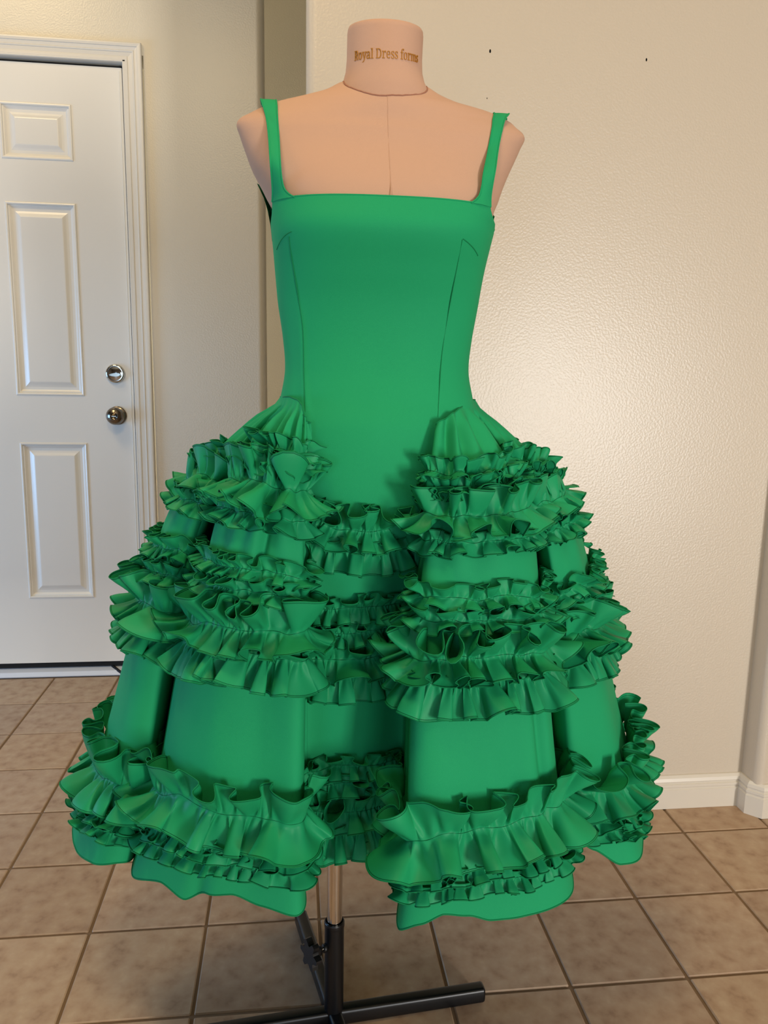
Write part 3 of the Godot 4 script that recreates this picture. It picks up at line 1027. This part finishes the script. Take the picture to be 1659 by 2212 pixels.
func build_bodice() -> void:
	var off := -ORIGIN
	# front and back above the hip seam; edges trimmed at the armholes
	for side in 2:
		var front := side == 0
		var mb := MB.new()
		var nu := 81
		var pts := PackedVector3Array()
		var ys := []
		var ytop := 1.3405 if front else 1.345
		var n := 70
		for k in n + 1:
			ys.append(lerpf(1.0, ytop, float(k) / n))
		for y in ys:
			var row := form_row(y, FORM)
			var grow := 0.003
			var t0 := 0.0
			var t1 := PI
			if front and y > 1.305:
				t0 = theta_of_x(row, lerpf(-0.0285, -0.0262, smoothstep(1.305, 1.34, y)), grow)
				t1 = theta_of_x(row, lerpf(0.2925, 0.2745, smoothstep(1.305, 1.34, y)), grow)
				var f := smoothstep(1.305, 1.325, y)
				t0 *= f
				t1 = lerpf(PI, t1, f)
			for i in nu:
				var th := lerpf(t0, t1, float(i) / (nu - 1))
				if not front:
					th = -th
				var p := ring_point(row, th, grow)
				if front:
					p += bodice_fold(p)
				pts.append(p + off)
		mb.grid(pts, nu, ys.size(), front)
		if front:
			# the long middle panel that dips below the hips
			var q := PackedVector3Array()
			var rows := 40
			var cols := 41
			for j in rows:
				var y := lerpf(0.872, 1.062, j / (rows - 1.0))
				for i in cols:
					var x := lerpf(lerpf(0.016, 0.014, j / 39.0), lerpf(0.214, 0.214, j / 39.0), i / (cols - 1.0))
					var p := Vector3(x, y, front_z(x, y, 0.0032))
					p += bodice_fold(p)
					q.append(p + off)
			mb.grid(q, cols, rows, true)
		put("bodice_front" if front else "bodice_back", mb, M.crepe, dress)
	# rolled neckline edge
	var mb2 := MB.new()
	var path := PackedVector3Array()
	for i in 40:
		var x := lerpf(0.002, 0.243, i / 39.0)
		path.append(Vector3(x, 1.3405, front_z(x, 1.3405, 0.0028)) + off)
	mb2.tube(path, 0.0011, 6)
	put("neckline_edge", mb2, M.crepe, dress)
	# straps: outer edge, inner edge from the neckline over the shoulder to the back
	var L := [[-0.0262, 0.004, 1.3395, -1.089], [-0.0258, -0.0035, 1.345, -1.0895], [-0.0255, -0.0095, 1.353, -1.092], [-0.0262, -0.0128, 1.366, -1.099], [-0.0275, -0.0145, 1.385, -1.110], [-0.030, -0.0165, 1.422, -1.136], [-0.0335, -0.0185, 1.452, -1.158], [-0.039, -0.0195, 1.474, -1.174], [-0.042, -0.021, 1.4865, -1.192],
		[-0.042, -0.021, 1.4885, -1.215], [-0.040, -0.019, 1.482, -1.245], [-0.038, -0.014, 1.46, -1.285], [-0.034, -0.008, 1.41, -1.305], [-0.030, 0.01, 1.345, -1.302]]
	var R := [[0.2745, 0.2415, 1.3395, -1.0885], [0.2745, 0.249, 1.345, -1.0895], [0.2745, 0.2555, 1.353, -1.092], [0.2755, 0.2592, 1.366, -1.100], [0.2785, 0.2625, 1.385, -1.112], [0.2875, 0.2735, 1.420, -1.138], [0.2965, 0.281, 1.450, -1.158], [0.305, 0.287, 1.472, -1.174], [0.3155, 0.2935, 1.486, -1.192],
		[0.3165, 0.295, 1.4885, -1.215], [0.315, 0.294, 1.482, -1.245], [0.311, 0.287, 1.46, -1.285], [0.307, 0.28, 1.41, -1.305], [0.303, 0.265, 1.345, -1.302]]
	for S in [L, R]:
		var sm := smooth_rows(S, 6)
		var pts := PackedVector3Array()
		var nc := 9
		for r in sm:
			for i in nc:
				var t := i / (nc - 1.0)
				var x := lerpf(r[0], r[1], t)
				var z: float = r[3]
				if r[3] > -1.2:
					z = lerpf(front_z(x, r[2], 0.0034), maxf(z, front_z(x, r[2], 0.002)), smoothstep(1.342, 1.40, r[2]))
				if r[3] < -1.215:
					z = lerpf(z, back_z(x, r[2], 0.004), smoothstep(-1.215, -1.25, r[3]))
				z += 0.0012 * sin(PI * t)
				pts.append(Vector3(x, r[2], z) + off)
		var mb := MB.new()
		mb.grid(pts, nc, sm.size(), S == L)
		# turned edges give it thickness
		for c in [0, nc - 1]:
			var e := PackedVector3Array()
			for k in sm.size():
				e.append(pts[k * nc + c])
			mb.tube(e, 0.0011, 6)
		put("strap", mb, M.crepe, dress)
	# side pieces at the back of the armholes, seen past the arms
	for sgn in [-1, 1]:
		var mb := MB.new()
		var pts := PackedVector3Array()
		var rows := [[1.300, 0.0], [1.322, 0.004], [1.345, 0.008], [1.362, 0.011], [1.374, 0.013], [1.383, 0.016]]
		for r in rows:
			var row := form_row(r[0], FORM)
			for i in 9:
				var th: float = lerpf(0.10 + r[1] * 8.0, 0.9, i / 8.0)
				var p := ring_point(row, -th, 0.004)
				if sgn > 0:
					p = ring_point(row, PI + th, 0.004)
				pts.append(p + off)
		mb.grid(pts, 9, rows.size(), sgn < 0)
		put("back_armhole_panel", mb, M.crepe, dress)
	# princess seams, bust darts and the hip seams
	for s in [[[-0.003, 1.290], [-0.001, 1.272], [0.003, 1.25], [0.010, 1.21], [0.0155, 1.174], [0.017, 1.137], [0.0175, 1.10], [0.019, 1.06], [0.020, 1.02]], [[0.2295, 1.29], [0.2275, 1.25], [0.222, 1.19], [0.216, 1.141], [0.211, 1.084], [0.208, 1.05]], [[-0.0, 1.2955], [-0.006, 1.2935], [-0.011, 1.2905], [-0.0165, 1.285], [-0.0205, 1.2785]], [[0.2305, 1.291], [0.238, 1.288], [0.247, 1.2835], [0.2545, 1.2785], [0.259, 1.2745]]]:
		var mb := MB.new()
		var pth := PackedVector3Array()
		for q in s:
			var p := Vector3(q[0], q[1], front_z(q[0], q[1], 0.0032))
			pth.append(p + bodice_fold(p) + off)
		mb.tube(resample(pth, 40), 0.0007, 5)
		put("seam", mb, M.thread, dress)

func bodice_fold(p: Vector3) -> Vector3:
	# shallow drag lines running down towards the hips
	var w := smoothstep(1.22, 1.10, p.y) * smoothstep(0.86, 0.98, p.y)
	var a := sin((p.y * 26.0 + absf(p.x - 0.115) * 30.0) + 1.2) * 0.0010
	var puff := 0.0
	# slight ease beside the left seam
	puff += 0.0028 * exp(-pow((p.x - 0.013 - (1.16 - p.y) * 0.05) / 0.006, 2.0)) * smoothstep(1.24, 1.16, p.y) * smoothstep(1.0, 1.06, p.y)
	return Vector3(0, 0, a * w + puff)

func smooth_rows(rows: Array, per: int) -> Array:
	var out := []
	var n := rows.size()
	for k in n - 1:
		for s in per:
			var t := float(s) / per
			var r := []
			for c in 4:
				var p0: float = rows[maxi(k - 1, 0)][c]
				var p1: float = rows[k][c]
				var p2: float = rows[k + 1][c]
				var p3: float = rows[mini(k + 2, n - 1)][c]
				r.append(0.5 * (2.0 * p1 + (p2 - p0) * t + (2.0 * p0 - 5.0 * p1 + 4.0 * p2 - p3) * t * t + (3.0 * p1 - p0 - 3.0 * p2 + p3) * t * t * t))
			out.append(r)
	out.append(rows[n - 1])
	return out

func resample(p: PackedVector3Array, n: int) -> PackedVector3Array:
	var c := Curve3D.new()
	c.bake_interval = 0.002
	for i in p.size():
		var t := (p[mini(i + 1, p.size() - 1)] - p[maxi(i - 1, 0)]) / 6.0
		c.add_point(p[i], -t, t)
	var out := PackedVector3Array()
	var len := c.get_baked_length()
	for i in n:
		out.append(c.sample_baked(len * i / (n - 1.0), true))
	return out

# height of the hip seam round the loop
var TOP := [Vector2(0, 1.072), Vector2(5, 1.075), Vector2(6.2, 1.072), Vector2(7.1, 1.065), Vector2(8.0, 1.051), Vector2(9.0, 1.04), Vector2(10, 1.02), Vector2(12, 1.02), Vector2(13.4, 1.035), Vector2(14.2, 1.048), Vector2(15, 1.056), Vector2(16, 1.063), Vector2(17, 1.068), Vector2(18.5, 1.072), Vector2(28, 1.072)]
# hem heights per panel
var HEM := {
	"LS": [Vector2(0.0, 0.345), Vector2(1.37, 0.34), Vector2(2.0, 0.351), Vector2(2.6, 0.358), Vector2(3.5, 0.345), Vector2(4.0, 0.35)],
	"LF": [Vector2(4.0, 0.35), Vector2(4.9, 0.347), Vector2(5.6, 0.366), Vector2(6.06, 0.352), Vector2(6.4, 0.37), Vector2(6.83, 0.374), Vector2(7.29, 0.36), Vector2(7.98, 0.351), Vector2(9, 0.36), Vector2(10, 0.37)],
	"C": [Vector2(10, 0.37), Vector2(11, 0.372), Vector2(12, 0.37)],
	"RF": [Vector2(12, 0.37), Vector2(13, 0.36), Vector2(14.0, 0.345), Vector2(14.45, 0.363), Vector2(14.81, 0.376), Vector2(15.24, 0.368), Vector2(15.6, 0.355), Vector2(16.02, 0.352), Vector2(16.53, 0.352), Vector2(16.96, 0.35), Vector2(18, 0.38)],
	"RS": [Vector2(18, 0.39), Vector2(19.0, 0.39), Vector2(19.5, 0.377), Vector2(20.11, 0.349), Vector2(20.8, 0.344), Vector2(22, 0.345)],
	"B": [Vector2(22, 0.345), Vector2(24, 0.36), Vector2(26, 0.35), Vector2(28, 0.345)]}

func skirt_fold(u: float, y: float) -> float:
	# gathers fanning out below the hip seam, fading into the flutes
	var f := 1.0 if (u < 10.0 or u > 12.0) else 0.0
	var top := smoothstep(1.066, 1.03, y) * smoothstep(0.80, 0.97, y)
	var w := sin(u * (8.0 if u < 11.0 else 5.6) + 0.9 * sin(u * 2.1)) * 0.75 + sin(u * 5.1 + 1.0) * 0.35
	var soft := sin(u * 3.1 + y * 2.0) * 0.0036 * smoothstep(0.95, 0.7, y)
	# a few single creases
	soft -= 0.011 * exp(-pow((u - 16.62 - (0.6 - y) * 0.35) / 0.11, 2.0)) * smoothstep(0.42, 0.50, y) * smoothstep(0.74, 0.66, y)
	soft -= 0.008 * exp(-pow((u - 6.65) / 0.13, 2.0)) * smoothstep(0.80, 0.85, y) * smoothstep(0.98, 0.92, y)
	soft -= 0.009 * exp(-pow((u - 6.25) / 0.16, 2.0)) * smoothstep(0.44, 0.38, y)
	return f * (top * 0.0075 * w) + soft * f + 0.0015 * sin(y * 14.0 + u * 1.3) * f

func build_skirt() -> void:
	var off := -ORIGIN
	for P in [["LS", 0.0, 4.0, 1.068], ["LF", 4.0, 10.0, 1.068], ["C", 10.0, 12.0, 0.91], ["RF", 12.0, 18.0, 1.068], ["RS", 18.0, 22.0, 1.068], ["B", 22.0, 28.0, 1.068]]:
		var nu := int((P[2] - P[1]) * 26) + 1
		var nv := 64
		var pts := PackedVector3Array()
		var hem := PackedVector3Array()
		var seam := PackedVector3Array()
		for j in nv:
			for i in nu:
				var u: float = lerpf(P[1], P[2], i / (nu - 1.0))
				var y: float = lerpf(P[3] if P[0] == "C" else knots(TOP, u), knots(HEM[P[0]], u), j / (nv - 1.0))
				var p := skirt_at(u, y)
				p += skirt_normal(u, y) * skirt_fold(u, y) + off
				pts.append(p)
				if j == nv - 1:
					hem.append(p)
				if j == 0:
					seam.append(p)
		var mb := MB.new()
		mb.grid(pts, nu, nv)
		var o := put("skirt_panel", mb, M.crepe, dress)
		mb = MB.new()
		mb.tube(hem, 0.0013, 6)
		put("rolled_hem", mb, M.thread, o)
		if P[0] != "C":
			mb = MB.new()
			mb.tube(seam, 0.0010, 6)
			put("gathered_seam", mb, M.thread, o)

func ruffle(u0: float, u1: float, ks: Array, hu: float, hl: float, amp: float, lam: float, lean_u: float, lean_l: float, over := 1.65, detail := 1.0) -> void:
	ruffle_count += 1
	lam *= 1.14
	var sd := ruffle_count * 17.3
	# gather line on the skirt
	var raw := PackedVector3Array()
	var nor := PackedVector3Array()
	var upv := PackedVector3Array()
	var m := 260
	for i in m + 1:
		var u := lerpf(u0, u1, float(i) / m)
		var y := knots(ks, u) + 0.0035 * wob.get_noise_2d(u * 1.7, sd)
		raw.append(skirt_at(u, y) + skirt_normal(u, y) * skirt_fold(u, y))
		nor.append(skirt_normal(u, y))
		upv.append((skirt_at(u, y + 0.012) - skirt_at(u, y - 0.012)).normalized())
	for rep in 3:
		var a := raw.duplicate()
		var b := nor.duplicate()
		for i in range(1, m):
			raw[i] = (a[i - 1] + a[i] * 2.0 + a[i + 1]) / 4.0
		for i in range(4, m - 3):
			nor[i] = (b[i - 4] + b[i - 2] + b[i] + b[i + 2] + b[i + 4]).normalized()
	var cum := PackedFloat32Array([0.0])
	for i in m:
		cum.append(cum[i] + raw[i].distance_to(raw[i + 1]))
	var total := cum[m]
	var per := int(36 * detail)
	var n := maxi(int(total / lam * per), 12)
	var rows := int(8 * detail)
	if rows < 4:
		rows = 4
	var C := PackedVector3Array()
	var N := PackedVector3Array()
	var U := PackedVector3Array()
	var ph := PackedFloat32Array()
	var k := 0
	var phase := sd
	for i in n + 1:
		var s := total * i / n
		while k < m - 1 and cum[k + 1] < s:
			k += 1
		var t := (s - cum[k]) / maxf(cum[k + 1] - cum[k], 1e-6)
		C.append(raw[k].lerp(raw[k + 1], t))
		N.append(nor[k].lerp(nor[k + 1], t).normalized())
		U.append(upv[k].lerp(upv[k + 1], t).normalized())
		ph.append(phase)
		phase += TAU / per / (1.0 + 0.8 * wob.get_noise_2d(s / lam * 0.7, sd + 3.0))
	var nt := rows * 2 + 1
	var pts := PackedVector3Array()
	pts.resize(nt * (n + 1))
	for i in n + 1:
		var s := total * i / n
		var sl := s / lam
		var T := (C[mini(i + 1, n)] - C[maxi(i - 1, 0)]).normalized()
		var Nn := N[i]
		var Uu := (U[i] - T * U[i].dot(T)).normalized()
		for half in 2:
			var h := hu if half == 0 else hl
			var sg := 1.0 if half == 0 else -1.0
			var lean := lean_u if half == 0 else lean_l
			var q := sd + half * 40.0
			var p := ph[i] + (0.0 if half == 0 else 0.9 + 1.3 * wob.get_noise_2d(sl * 0.35, q + 5.0))
			var a := amp * (1.0 + 0.75 * wob.get_noise_2d(sl * 0.6, q + 9.0)) * (h / maxf(hu, hl) * 0.6 + 0.4)
			var skew := 1.1 * wob.get_noise_2d(sl * 0.5, q + 13.0)
			var ang := clampf(lean + 0.5 * wob.get_noise_2d(sl * 0.45, q + 17.0), 0.08, 1.35)
			var hh := h * (1.0 + 0.07 * wob.get_noise_2d(sl * 0.9, q + 21.0))
			var pos := C[i] + Nn * 0.0035
			var step := hh / rows
			for r in range(0, rows + 1):
				var t := float(r) / rows
				if half == 1 and r == 0:
					continue
				var al := ang * pow(t, 0.6)
				var dir := Uu * sg * cos(al) + Nn * sin(al)
				var fn := Nn * cos(al) - Uu * sg * sin(al)
				if r > 0:
					pos += dir * step
				var sh := 1.0 - pow(1.0 - t, 1.7)
				var w := cos(p)
				var nd := a * sh * (w * 0.95 + 0.14 * cos(2.0 * p + skew * 3.0) + 0.55)
				nd += minf(0.0032, hh * 0.085) * cos(p * 4.0 + 0.7 * sd) * pow(1.0 - t, 1.1) * minf(t * 7.0, 1.0)
				var td := lam * sh * (0.105 * over * sin(2.0 * p) + 0.13 * skew * sin(p))
				var shrink := clampf(1.0 - 0.2 * absf(nd) / maxf(hh, 0.001) , 0.6, 1.0)
				var v := C[i] + Nn * 0.0035 + (pos - C[i] - Nn * 0.0035) * shrink + (fn * 0.5 + Nn * 0.5) * nd + T * td
				var row := rows - r if half == 0 else rows + r
				pts[row * (n + 1) + i] = v - ORIGIN
	var mb := MB.new()
	mb.grid(pts, n + 1, nt)
	var o := put("ruffle", mb, M.satin, dress)
	var th := MB.new()
	for e in [0, nt - 1]:
		var path := PackedVector3Array()
		for i in n + 1:
			path.append(pts[e * (n + 1) + i])
		th.tube(path, 0.0008, 4)
	put("rolled_hem", th, M.thread, o)
	var stt := MB.new()
	var near := [1, nt - 2, rows]
	for e in near:
		var path := PackedVector3Array()
		for i in n + 1:
			var v := pts[e * (n + 1) + i]
			if e == 1:
				v = v.lerp(pts[i], 0.62)
			elif e == nt - 2:
				v = v.lerp(pts[(nt - 1) * (n + 1) + i], 0.62)
			path.append(v)
		stt.tube(path, 0.00045, 4)
	put("stitching", stt, M.stitch, o)

func build_ruffles() -> void:
	# panel ranges round the loop
	var W := 0.043      # pleat length of the wide ruffles
	var S := 0.029      # of the narrow ones
	# --- first tier
	ruffle(0.3, 3.9, [Vector2(0.3, 0.965), Vector2(1.9, 0.985), Vector2(3.8, 0.985)], 0.020, 0.020, 0.0098, S, 0.75, 0.6)
	ruffle(0.3, 3.9, [Vector2(0.9, 0.940), Vector2(1.9, 0.952), Vector2(3.5, 0.946)], 0.042, 0.036, 0.0100, W, 0.25, 0.3)
	ruffle(0.3, 3.9, [Vector2(1.5, 0.916), Vector2(2.6, 0.916), Vector2(3.9, 0.905)], 0.018, 0.026, 0.0098, S, 0.5, 0.5)
	ruffle(4.4, 8.75, [Vector2(4.9, 1.005), Vector2(6.5, 1.002), Vector2(8.0, 0.996)], 0.020, 0.020, 0.0098, S, 0.6, 0.6)
	ruffle(4.4, 8.75, [Vector2(5.6, 0.984), Vector2(6.75, 0.981), Vector2(8.1, 0.977)], 0.020, 0.020, 0.0098, S, 0.6, 0.6)
	ruffle(4.3, 8.75, [Vector2(4.3, 0.945), Vector2(5.6, 0.959), Vector2(6.75, 0.953), Vector2(8.0, 0.949)], 0.050, 0.052, 0.0171, W, 0.5, 0.75)
	ruffle(4.3, 8.75, [Vector2(5.1, 0.917), Vector2(6.1, 0.918), Vector2(7.0, 0.914), Vector2(8.06, 0.908)], 0.018, 0.026, 0.0098, S, 0.5, 0.5)
	ruffle(9.4, 12.6, [Vector2(10.1, 0.907), Vector2(10.6, 0.890), Vector2(11.05, 0.889), Vector2(11.45, 0.892), Vector2(12.0, 0.908)], 0.040, 0.038, 0.0159, 0.034, 0.5, 0.95)
	ruffle(9.8, 12.3, [Vector2(10.2, 0.866), Vector2(11.05, 0.860), Vector2(12.1, 0.870)], 0.016, 0.041, 0.0110, 0.030, 0.4, 0.3)
	ruffle(13.1, 17.7, [Vector2(13.9, 0.975), Vector2(15.1, 0.973), Vector2(16.2, 0.976), Vector2(17.6, 0.986)], 0.022, 0.020, 0.0098, S, 0.55, 0.6)
	ruffle(13.1, 17.7, [Vector2(13.9, 0.953), Vector2(15.0, 0.953), Vector2(16.0, 0.958), Vector2(17.6, 0.964)], 0.020, 0.018, 0.0098, S, 0.6, 0.6)
	ruffle(12.9, 17.8, [Vector2(13.9, 0.922), Vector2(16.0, 0.922), Vector2(17.3, 0.926)], 0.040, 0.042, 0.0171, W, 0.5, 0.8)
	ruffle(13.1, 17.7, [Vector2(13.9, 0.888), Vector2(16.9, 0.890)], 0.014, 0.022, 0.0085, S, 0.4, 0.45)
	ruffle(18.3, 21.9, [Vector2(19.2, 0.978), Vector2(20.4, 0.975), Vector2(21.4, 0.955)], 0.024, 0.020, 0.0110, S, 0.6, 0.6)
	ruffle(18.2, 21.9, [Vector2(18.7, 0.920), Vector2(19.6, 0.926), Vector2(20.5, 0.925)], 0.038, 0.034, 0.0085, W, 0.2, 0.25)
	ruffle(18.2, 21.9, [Vector2(18.2, 0.880), Vector2(20.2, 0.888)], 0.014, 0.024, 0.0098, S, 0.4, 0.5)
	# --- second tier
	ruffle(0.2, 3.9, [Vector2(0.6, 0.835), Vector2(2.3, 0.845), Vector2(3.9, 0.822)], 0.022, 0.024, 0.0110, S, 0.6, 0.5)
	ruffle(0.2, 3.9, [Vector2(0.7, 0.795), Vector2(2.5, 0.806), Vector2(3.9, 0.785)], 0.022, 0.024, 0.0110, S, 0.6, 0.6)
	ruffle(0.2, 3.9, [Vector2(1.0, 0.748), Vector2(1.9, 0.756), Vector2(3.2, 0.745)], 0.052, 0.045, 0.0195, 0.041, 0.45, 0.8)
	ruffle(0.2, 3.9, [Vector2(1.0, 0.712), Vector2(2.3, 0.720), Vector2(3.6, 0.700)], 0.012, 0.042, 0.0110, 0.033, 0.4, 0.35)
	ruffle(4.3, 8.75, [Vector2(5.4, 0.846), Vector2(6.9, 0.843), Vector2(8.0, 0.833)], 0.022, 0.020, 0.0098, S, 0.6, 0.6)
	ruffle(4.3, 8.75, [Vector2(5.3, 0.818), Vector2(7.0, 0.816), Vector2(8.0, 0.808)], 0.022, 0.020, 0.0098, S, 0.6, 0.6)
	ruffle(4.2, 8.75, [Vector2(4.4, 0.745), Vector2(6.0, 0.769), Vector2(6.9, 0.763), Vector2(8.1, 0.762)], 0.052, 0.045, 0.0207, 0.041, 0.45, 1.0)
	ruffle(4.3, 8.75, [Vector2(4.3, 0.715), Vector2(6.1, 0.738), Vector2(7.0, 0.731), Vector2(8.06, 0.724)], 0.012, 0.050, 0.0122, 0.034, 0.4, 0.4)
	ruffle(9.7, 12.4, [Vector2(10.1, 0.764), Vector2(10.7, 0.771), Vector2(11.1, 0.773), Vector2(11.9, 0.764)], 0.022, 0.026, 0.0085, 0.026, 0.5, 0.45)
	ruffle(9.7, 12.4, [Vector2(10.1, 0.728), Vector2(11.2, 0.731), Vector2(12.0, 0.725)], 0.020, 0.024, 0.0098, 0.026, 0.5, 0.7)
	ruffle(9.6, 12.5, [Vector2(10.1, 0.690), Vector2(11.2, 0.688), Vector2(11.9, 0.680)], 0.040, 0.040, 0.0159, 0.034, 0.5, 0.95)
	ruffle(9.8, 12.3, [Vector2(10.1, 0.660), Vector2(11.2, 0.658), Vector2(11.9, 0.652)], 0.010, 0.040, 0.0110, 0.030, 0.4, 0.35)
	ruffle(13.0, 17.7, [Vector2(13.9, 0.815), Vector2(16.0, 0.815), Vector2(17.2, 0.808)], 0.022, 0.020, 0.0098, S, 0.55, 0.55)
	ruffle(13.0, 17.7, [Vector2(13.9, 0.786), Vector2(17.0, 0.785)], 0.020, 0.020, 0.0098, S, 0.6, 0.6)
	ruffle(12.8, 17.8, [Vector2(13.9, 0.731), Vector2(15.1, 0.737), Vector2(16.1, 0.737), Vector2(17.2, 0.732)], 0.048, 0.042, 0.0207, 0.040, 0.45, 1.05)
	ruffle(13.0, 17.7, [Vector2(13.9, 0.705), Vector2(17.1, 0.704)], 0.012, 0.050, 0.0122, 0.034, 0.4, 0.4)
	ruffle(18.2, 21.9, [Vector2(19.2, 0.788), Vector2(20.1, 0.798), Vector2(20.9, 0.788)], 0.022, 0.022, 0.0110, S, 0.6, 0.6)
	ruffle(18.2, 21.9, [Vector2(19.1, 0.762), Vector2(20.1, 0.769), Vector2(21.0, 0.758)], 0.020, 0.020, 0.0098, S, 0.6, 0.6)
	ruffle(18.1, 21.9, [Vector2(18.9, 0.721), Vector2(20.2, 0.727), Vector2(21.3, 0.708)], 0.050, 0.046, 0.0195, 0.040, 0.45, 0.8)
	ruffle(18.2, 21.9, [Vector2(18.8, 0.690), Vector2(20.05, 0.694), Vector2(21.2, 0.680)], 0.012, 0.046, 0.0110, 0.034, 0.4, 0.4)
	# --- third tier: here the wide ruffle lies on top
	ruffle(0.2, 3.9, [Vector2(1.1, 0.462), Vector2(2.1, 0.479), Vector2(2.9, 0.470)], 0.062, 0.052, 0.0190, 0.044, 0.3, 0.45)
	ruffle(0.2, 3.9, [Vector2(1.3, 0.418), Vector2(2.1, 0.429), Vector2(3.1, 0.420)], 0.016, 0.022, 0.0098, S, 0.4, 0.6)
	ruffle(0.2, 3.9, [Vector2(1.3, 0.396), Vector2(2.1, 0.409), Vector2(3.1, 0.400)], 0.016, 0.020, 0.0098, S, 0.4, 0.6)
	ruffle(4.2, 8.75, [Vector2(4.9, 0.489), Vector2(5.6, 0.511), Vector2(6.2, 0.506), Vector2(7.0, 0.496), Vector2(8.0, 0.492)], 0.056, 0.056, 0.0177, 0.043, 0.45, 0.75)
	ruffle(4.3, 8.75, [Vector2(4.9, 0.437), Vector2(5.8, 0.451), Vector2(6.7, 0.448), Vector2(8.0, 0.441)], 0.014, 0.022, 0.0098, S, 0.4, 0.7)
	ruffle(4.3, 8.75, [Vector2(4.9, 0.415), Vector2(5.9, 0.433), Vector2(6.75, 0.428), Vector2(8.0, 0.418)], 0.016, 0.024, 0.0098, S, 0.4, 0.55)
	ruffle(9.7, 12.4, [Vector2(10.1, 0.500), Vector2(10.7, 0.512), Vector2(11.2, 0.509), Vector2(12.1, 0.495)], 0.022, 0.024, 0.0098, S, 0.5, 0.7)
	ruffle(9.7, 12.4, [Vector2(10.1, 0.472), Vector2(10.7, 0.484), Vector2(11.2, 0.481), Vector2(12.1, 0.467)], 0.020, 0.024, 0.0098, S, 0.5, 0.8)
	ruffle(9.6, 12.5, [Vector2(10.1, 0.430), Vector2(10.7, 0.434), Vector2(11.2, 0.430), Vector2(11.9, 0.418)], 0.040, 0.034, 0.0159, 0.034, 0.5, 0.8)
	ruffle(9.6, 12.5, [Vector2(10.1, 0.392), Vector2(10.7, 0.398), Vector2(11.3, 0.396), Vector2(11.9, 0.385)], 0.016, 0.046, 0.0134, 0.036, 0.4, 0.4)
	ruffle(12.9, 17.8, [Vector2(13.9, 0.479), Vector2(14.8, 0.500), Vector2(15.7, 0.500), Vector2(16.4, 0.506), Vector2(17.2, 0.496)], 0.056, 0.056, 0.0177, 0.043, 0.45, 0.75)
	ruffle(13.1, 17.7, [Vector2(13.9, 0.430), Vector2(14.8, 0.446), Vector2(16.3, 0.446), Vector2(16.9, 0.452)], 0.014, 0.022, 0.0085, 0.026, 0.4, 0.55)
	ruffle(13.1, 17.7, [Vector2(13.9, 0.408), Vector2(14.8, 0.424), Vector2(16.3, 0.421), Vector2(17.0, 0.423)], 0.014, 0.020, 0.0085, 0.026, 0.4, 0.5)
	ruffle(18.2, 21.9, [Vector2(19.1, 0.480), Vector2(20.0, 0.473), Vector2(21.0, 0.457)], 0.055, 0.050, 0.0177, 0.041, 0.45, 0.7)
	ruffle(18.3, 21.9, [Vector2(19.0, 0.433), Vector2(20.0, 0.426), Vector2(20.9, 0.410)], 0.014, 0.022, 0.0098, S, 0.4, 0.6)
	ruffle(18.3, 21.9, [Vector2(19.0, 0.413), Vector2(20.0, 0.406), Vector2(20.9, 0.390)], 0.014, 0.020, 0.0098, S, 0.4, 0.6)
	# --- the back of the skirt, less finely
	for t in [[0.98, 0.022, 0.022, 0.009, 0.024], [0.93, 0.042, 0.044, 0.014, 0.034], [0.82, 0.022, 0.022, 0.009, 0.024], [0.74, 0.050, 0.048, 0.016, 0.036], [0.47, 0.055, 0.052, 0.016, 0.036], [0.41, 0.018, 0.022, 0.008, 0.024]]:
		ruffle(21.95, 28.2, [Vector2(22, t[0]), Vector2(28, t[0])], t[1], t[2], t[3], t[4], 0.5, 0.65, 1.4640, 0.6)
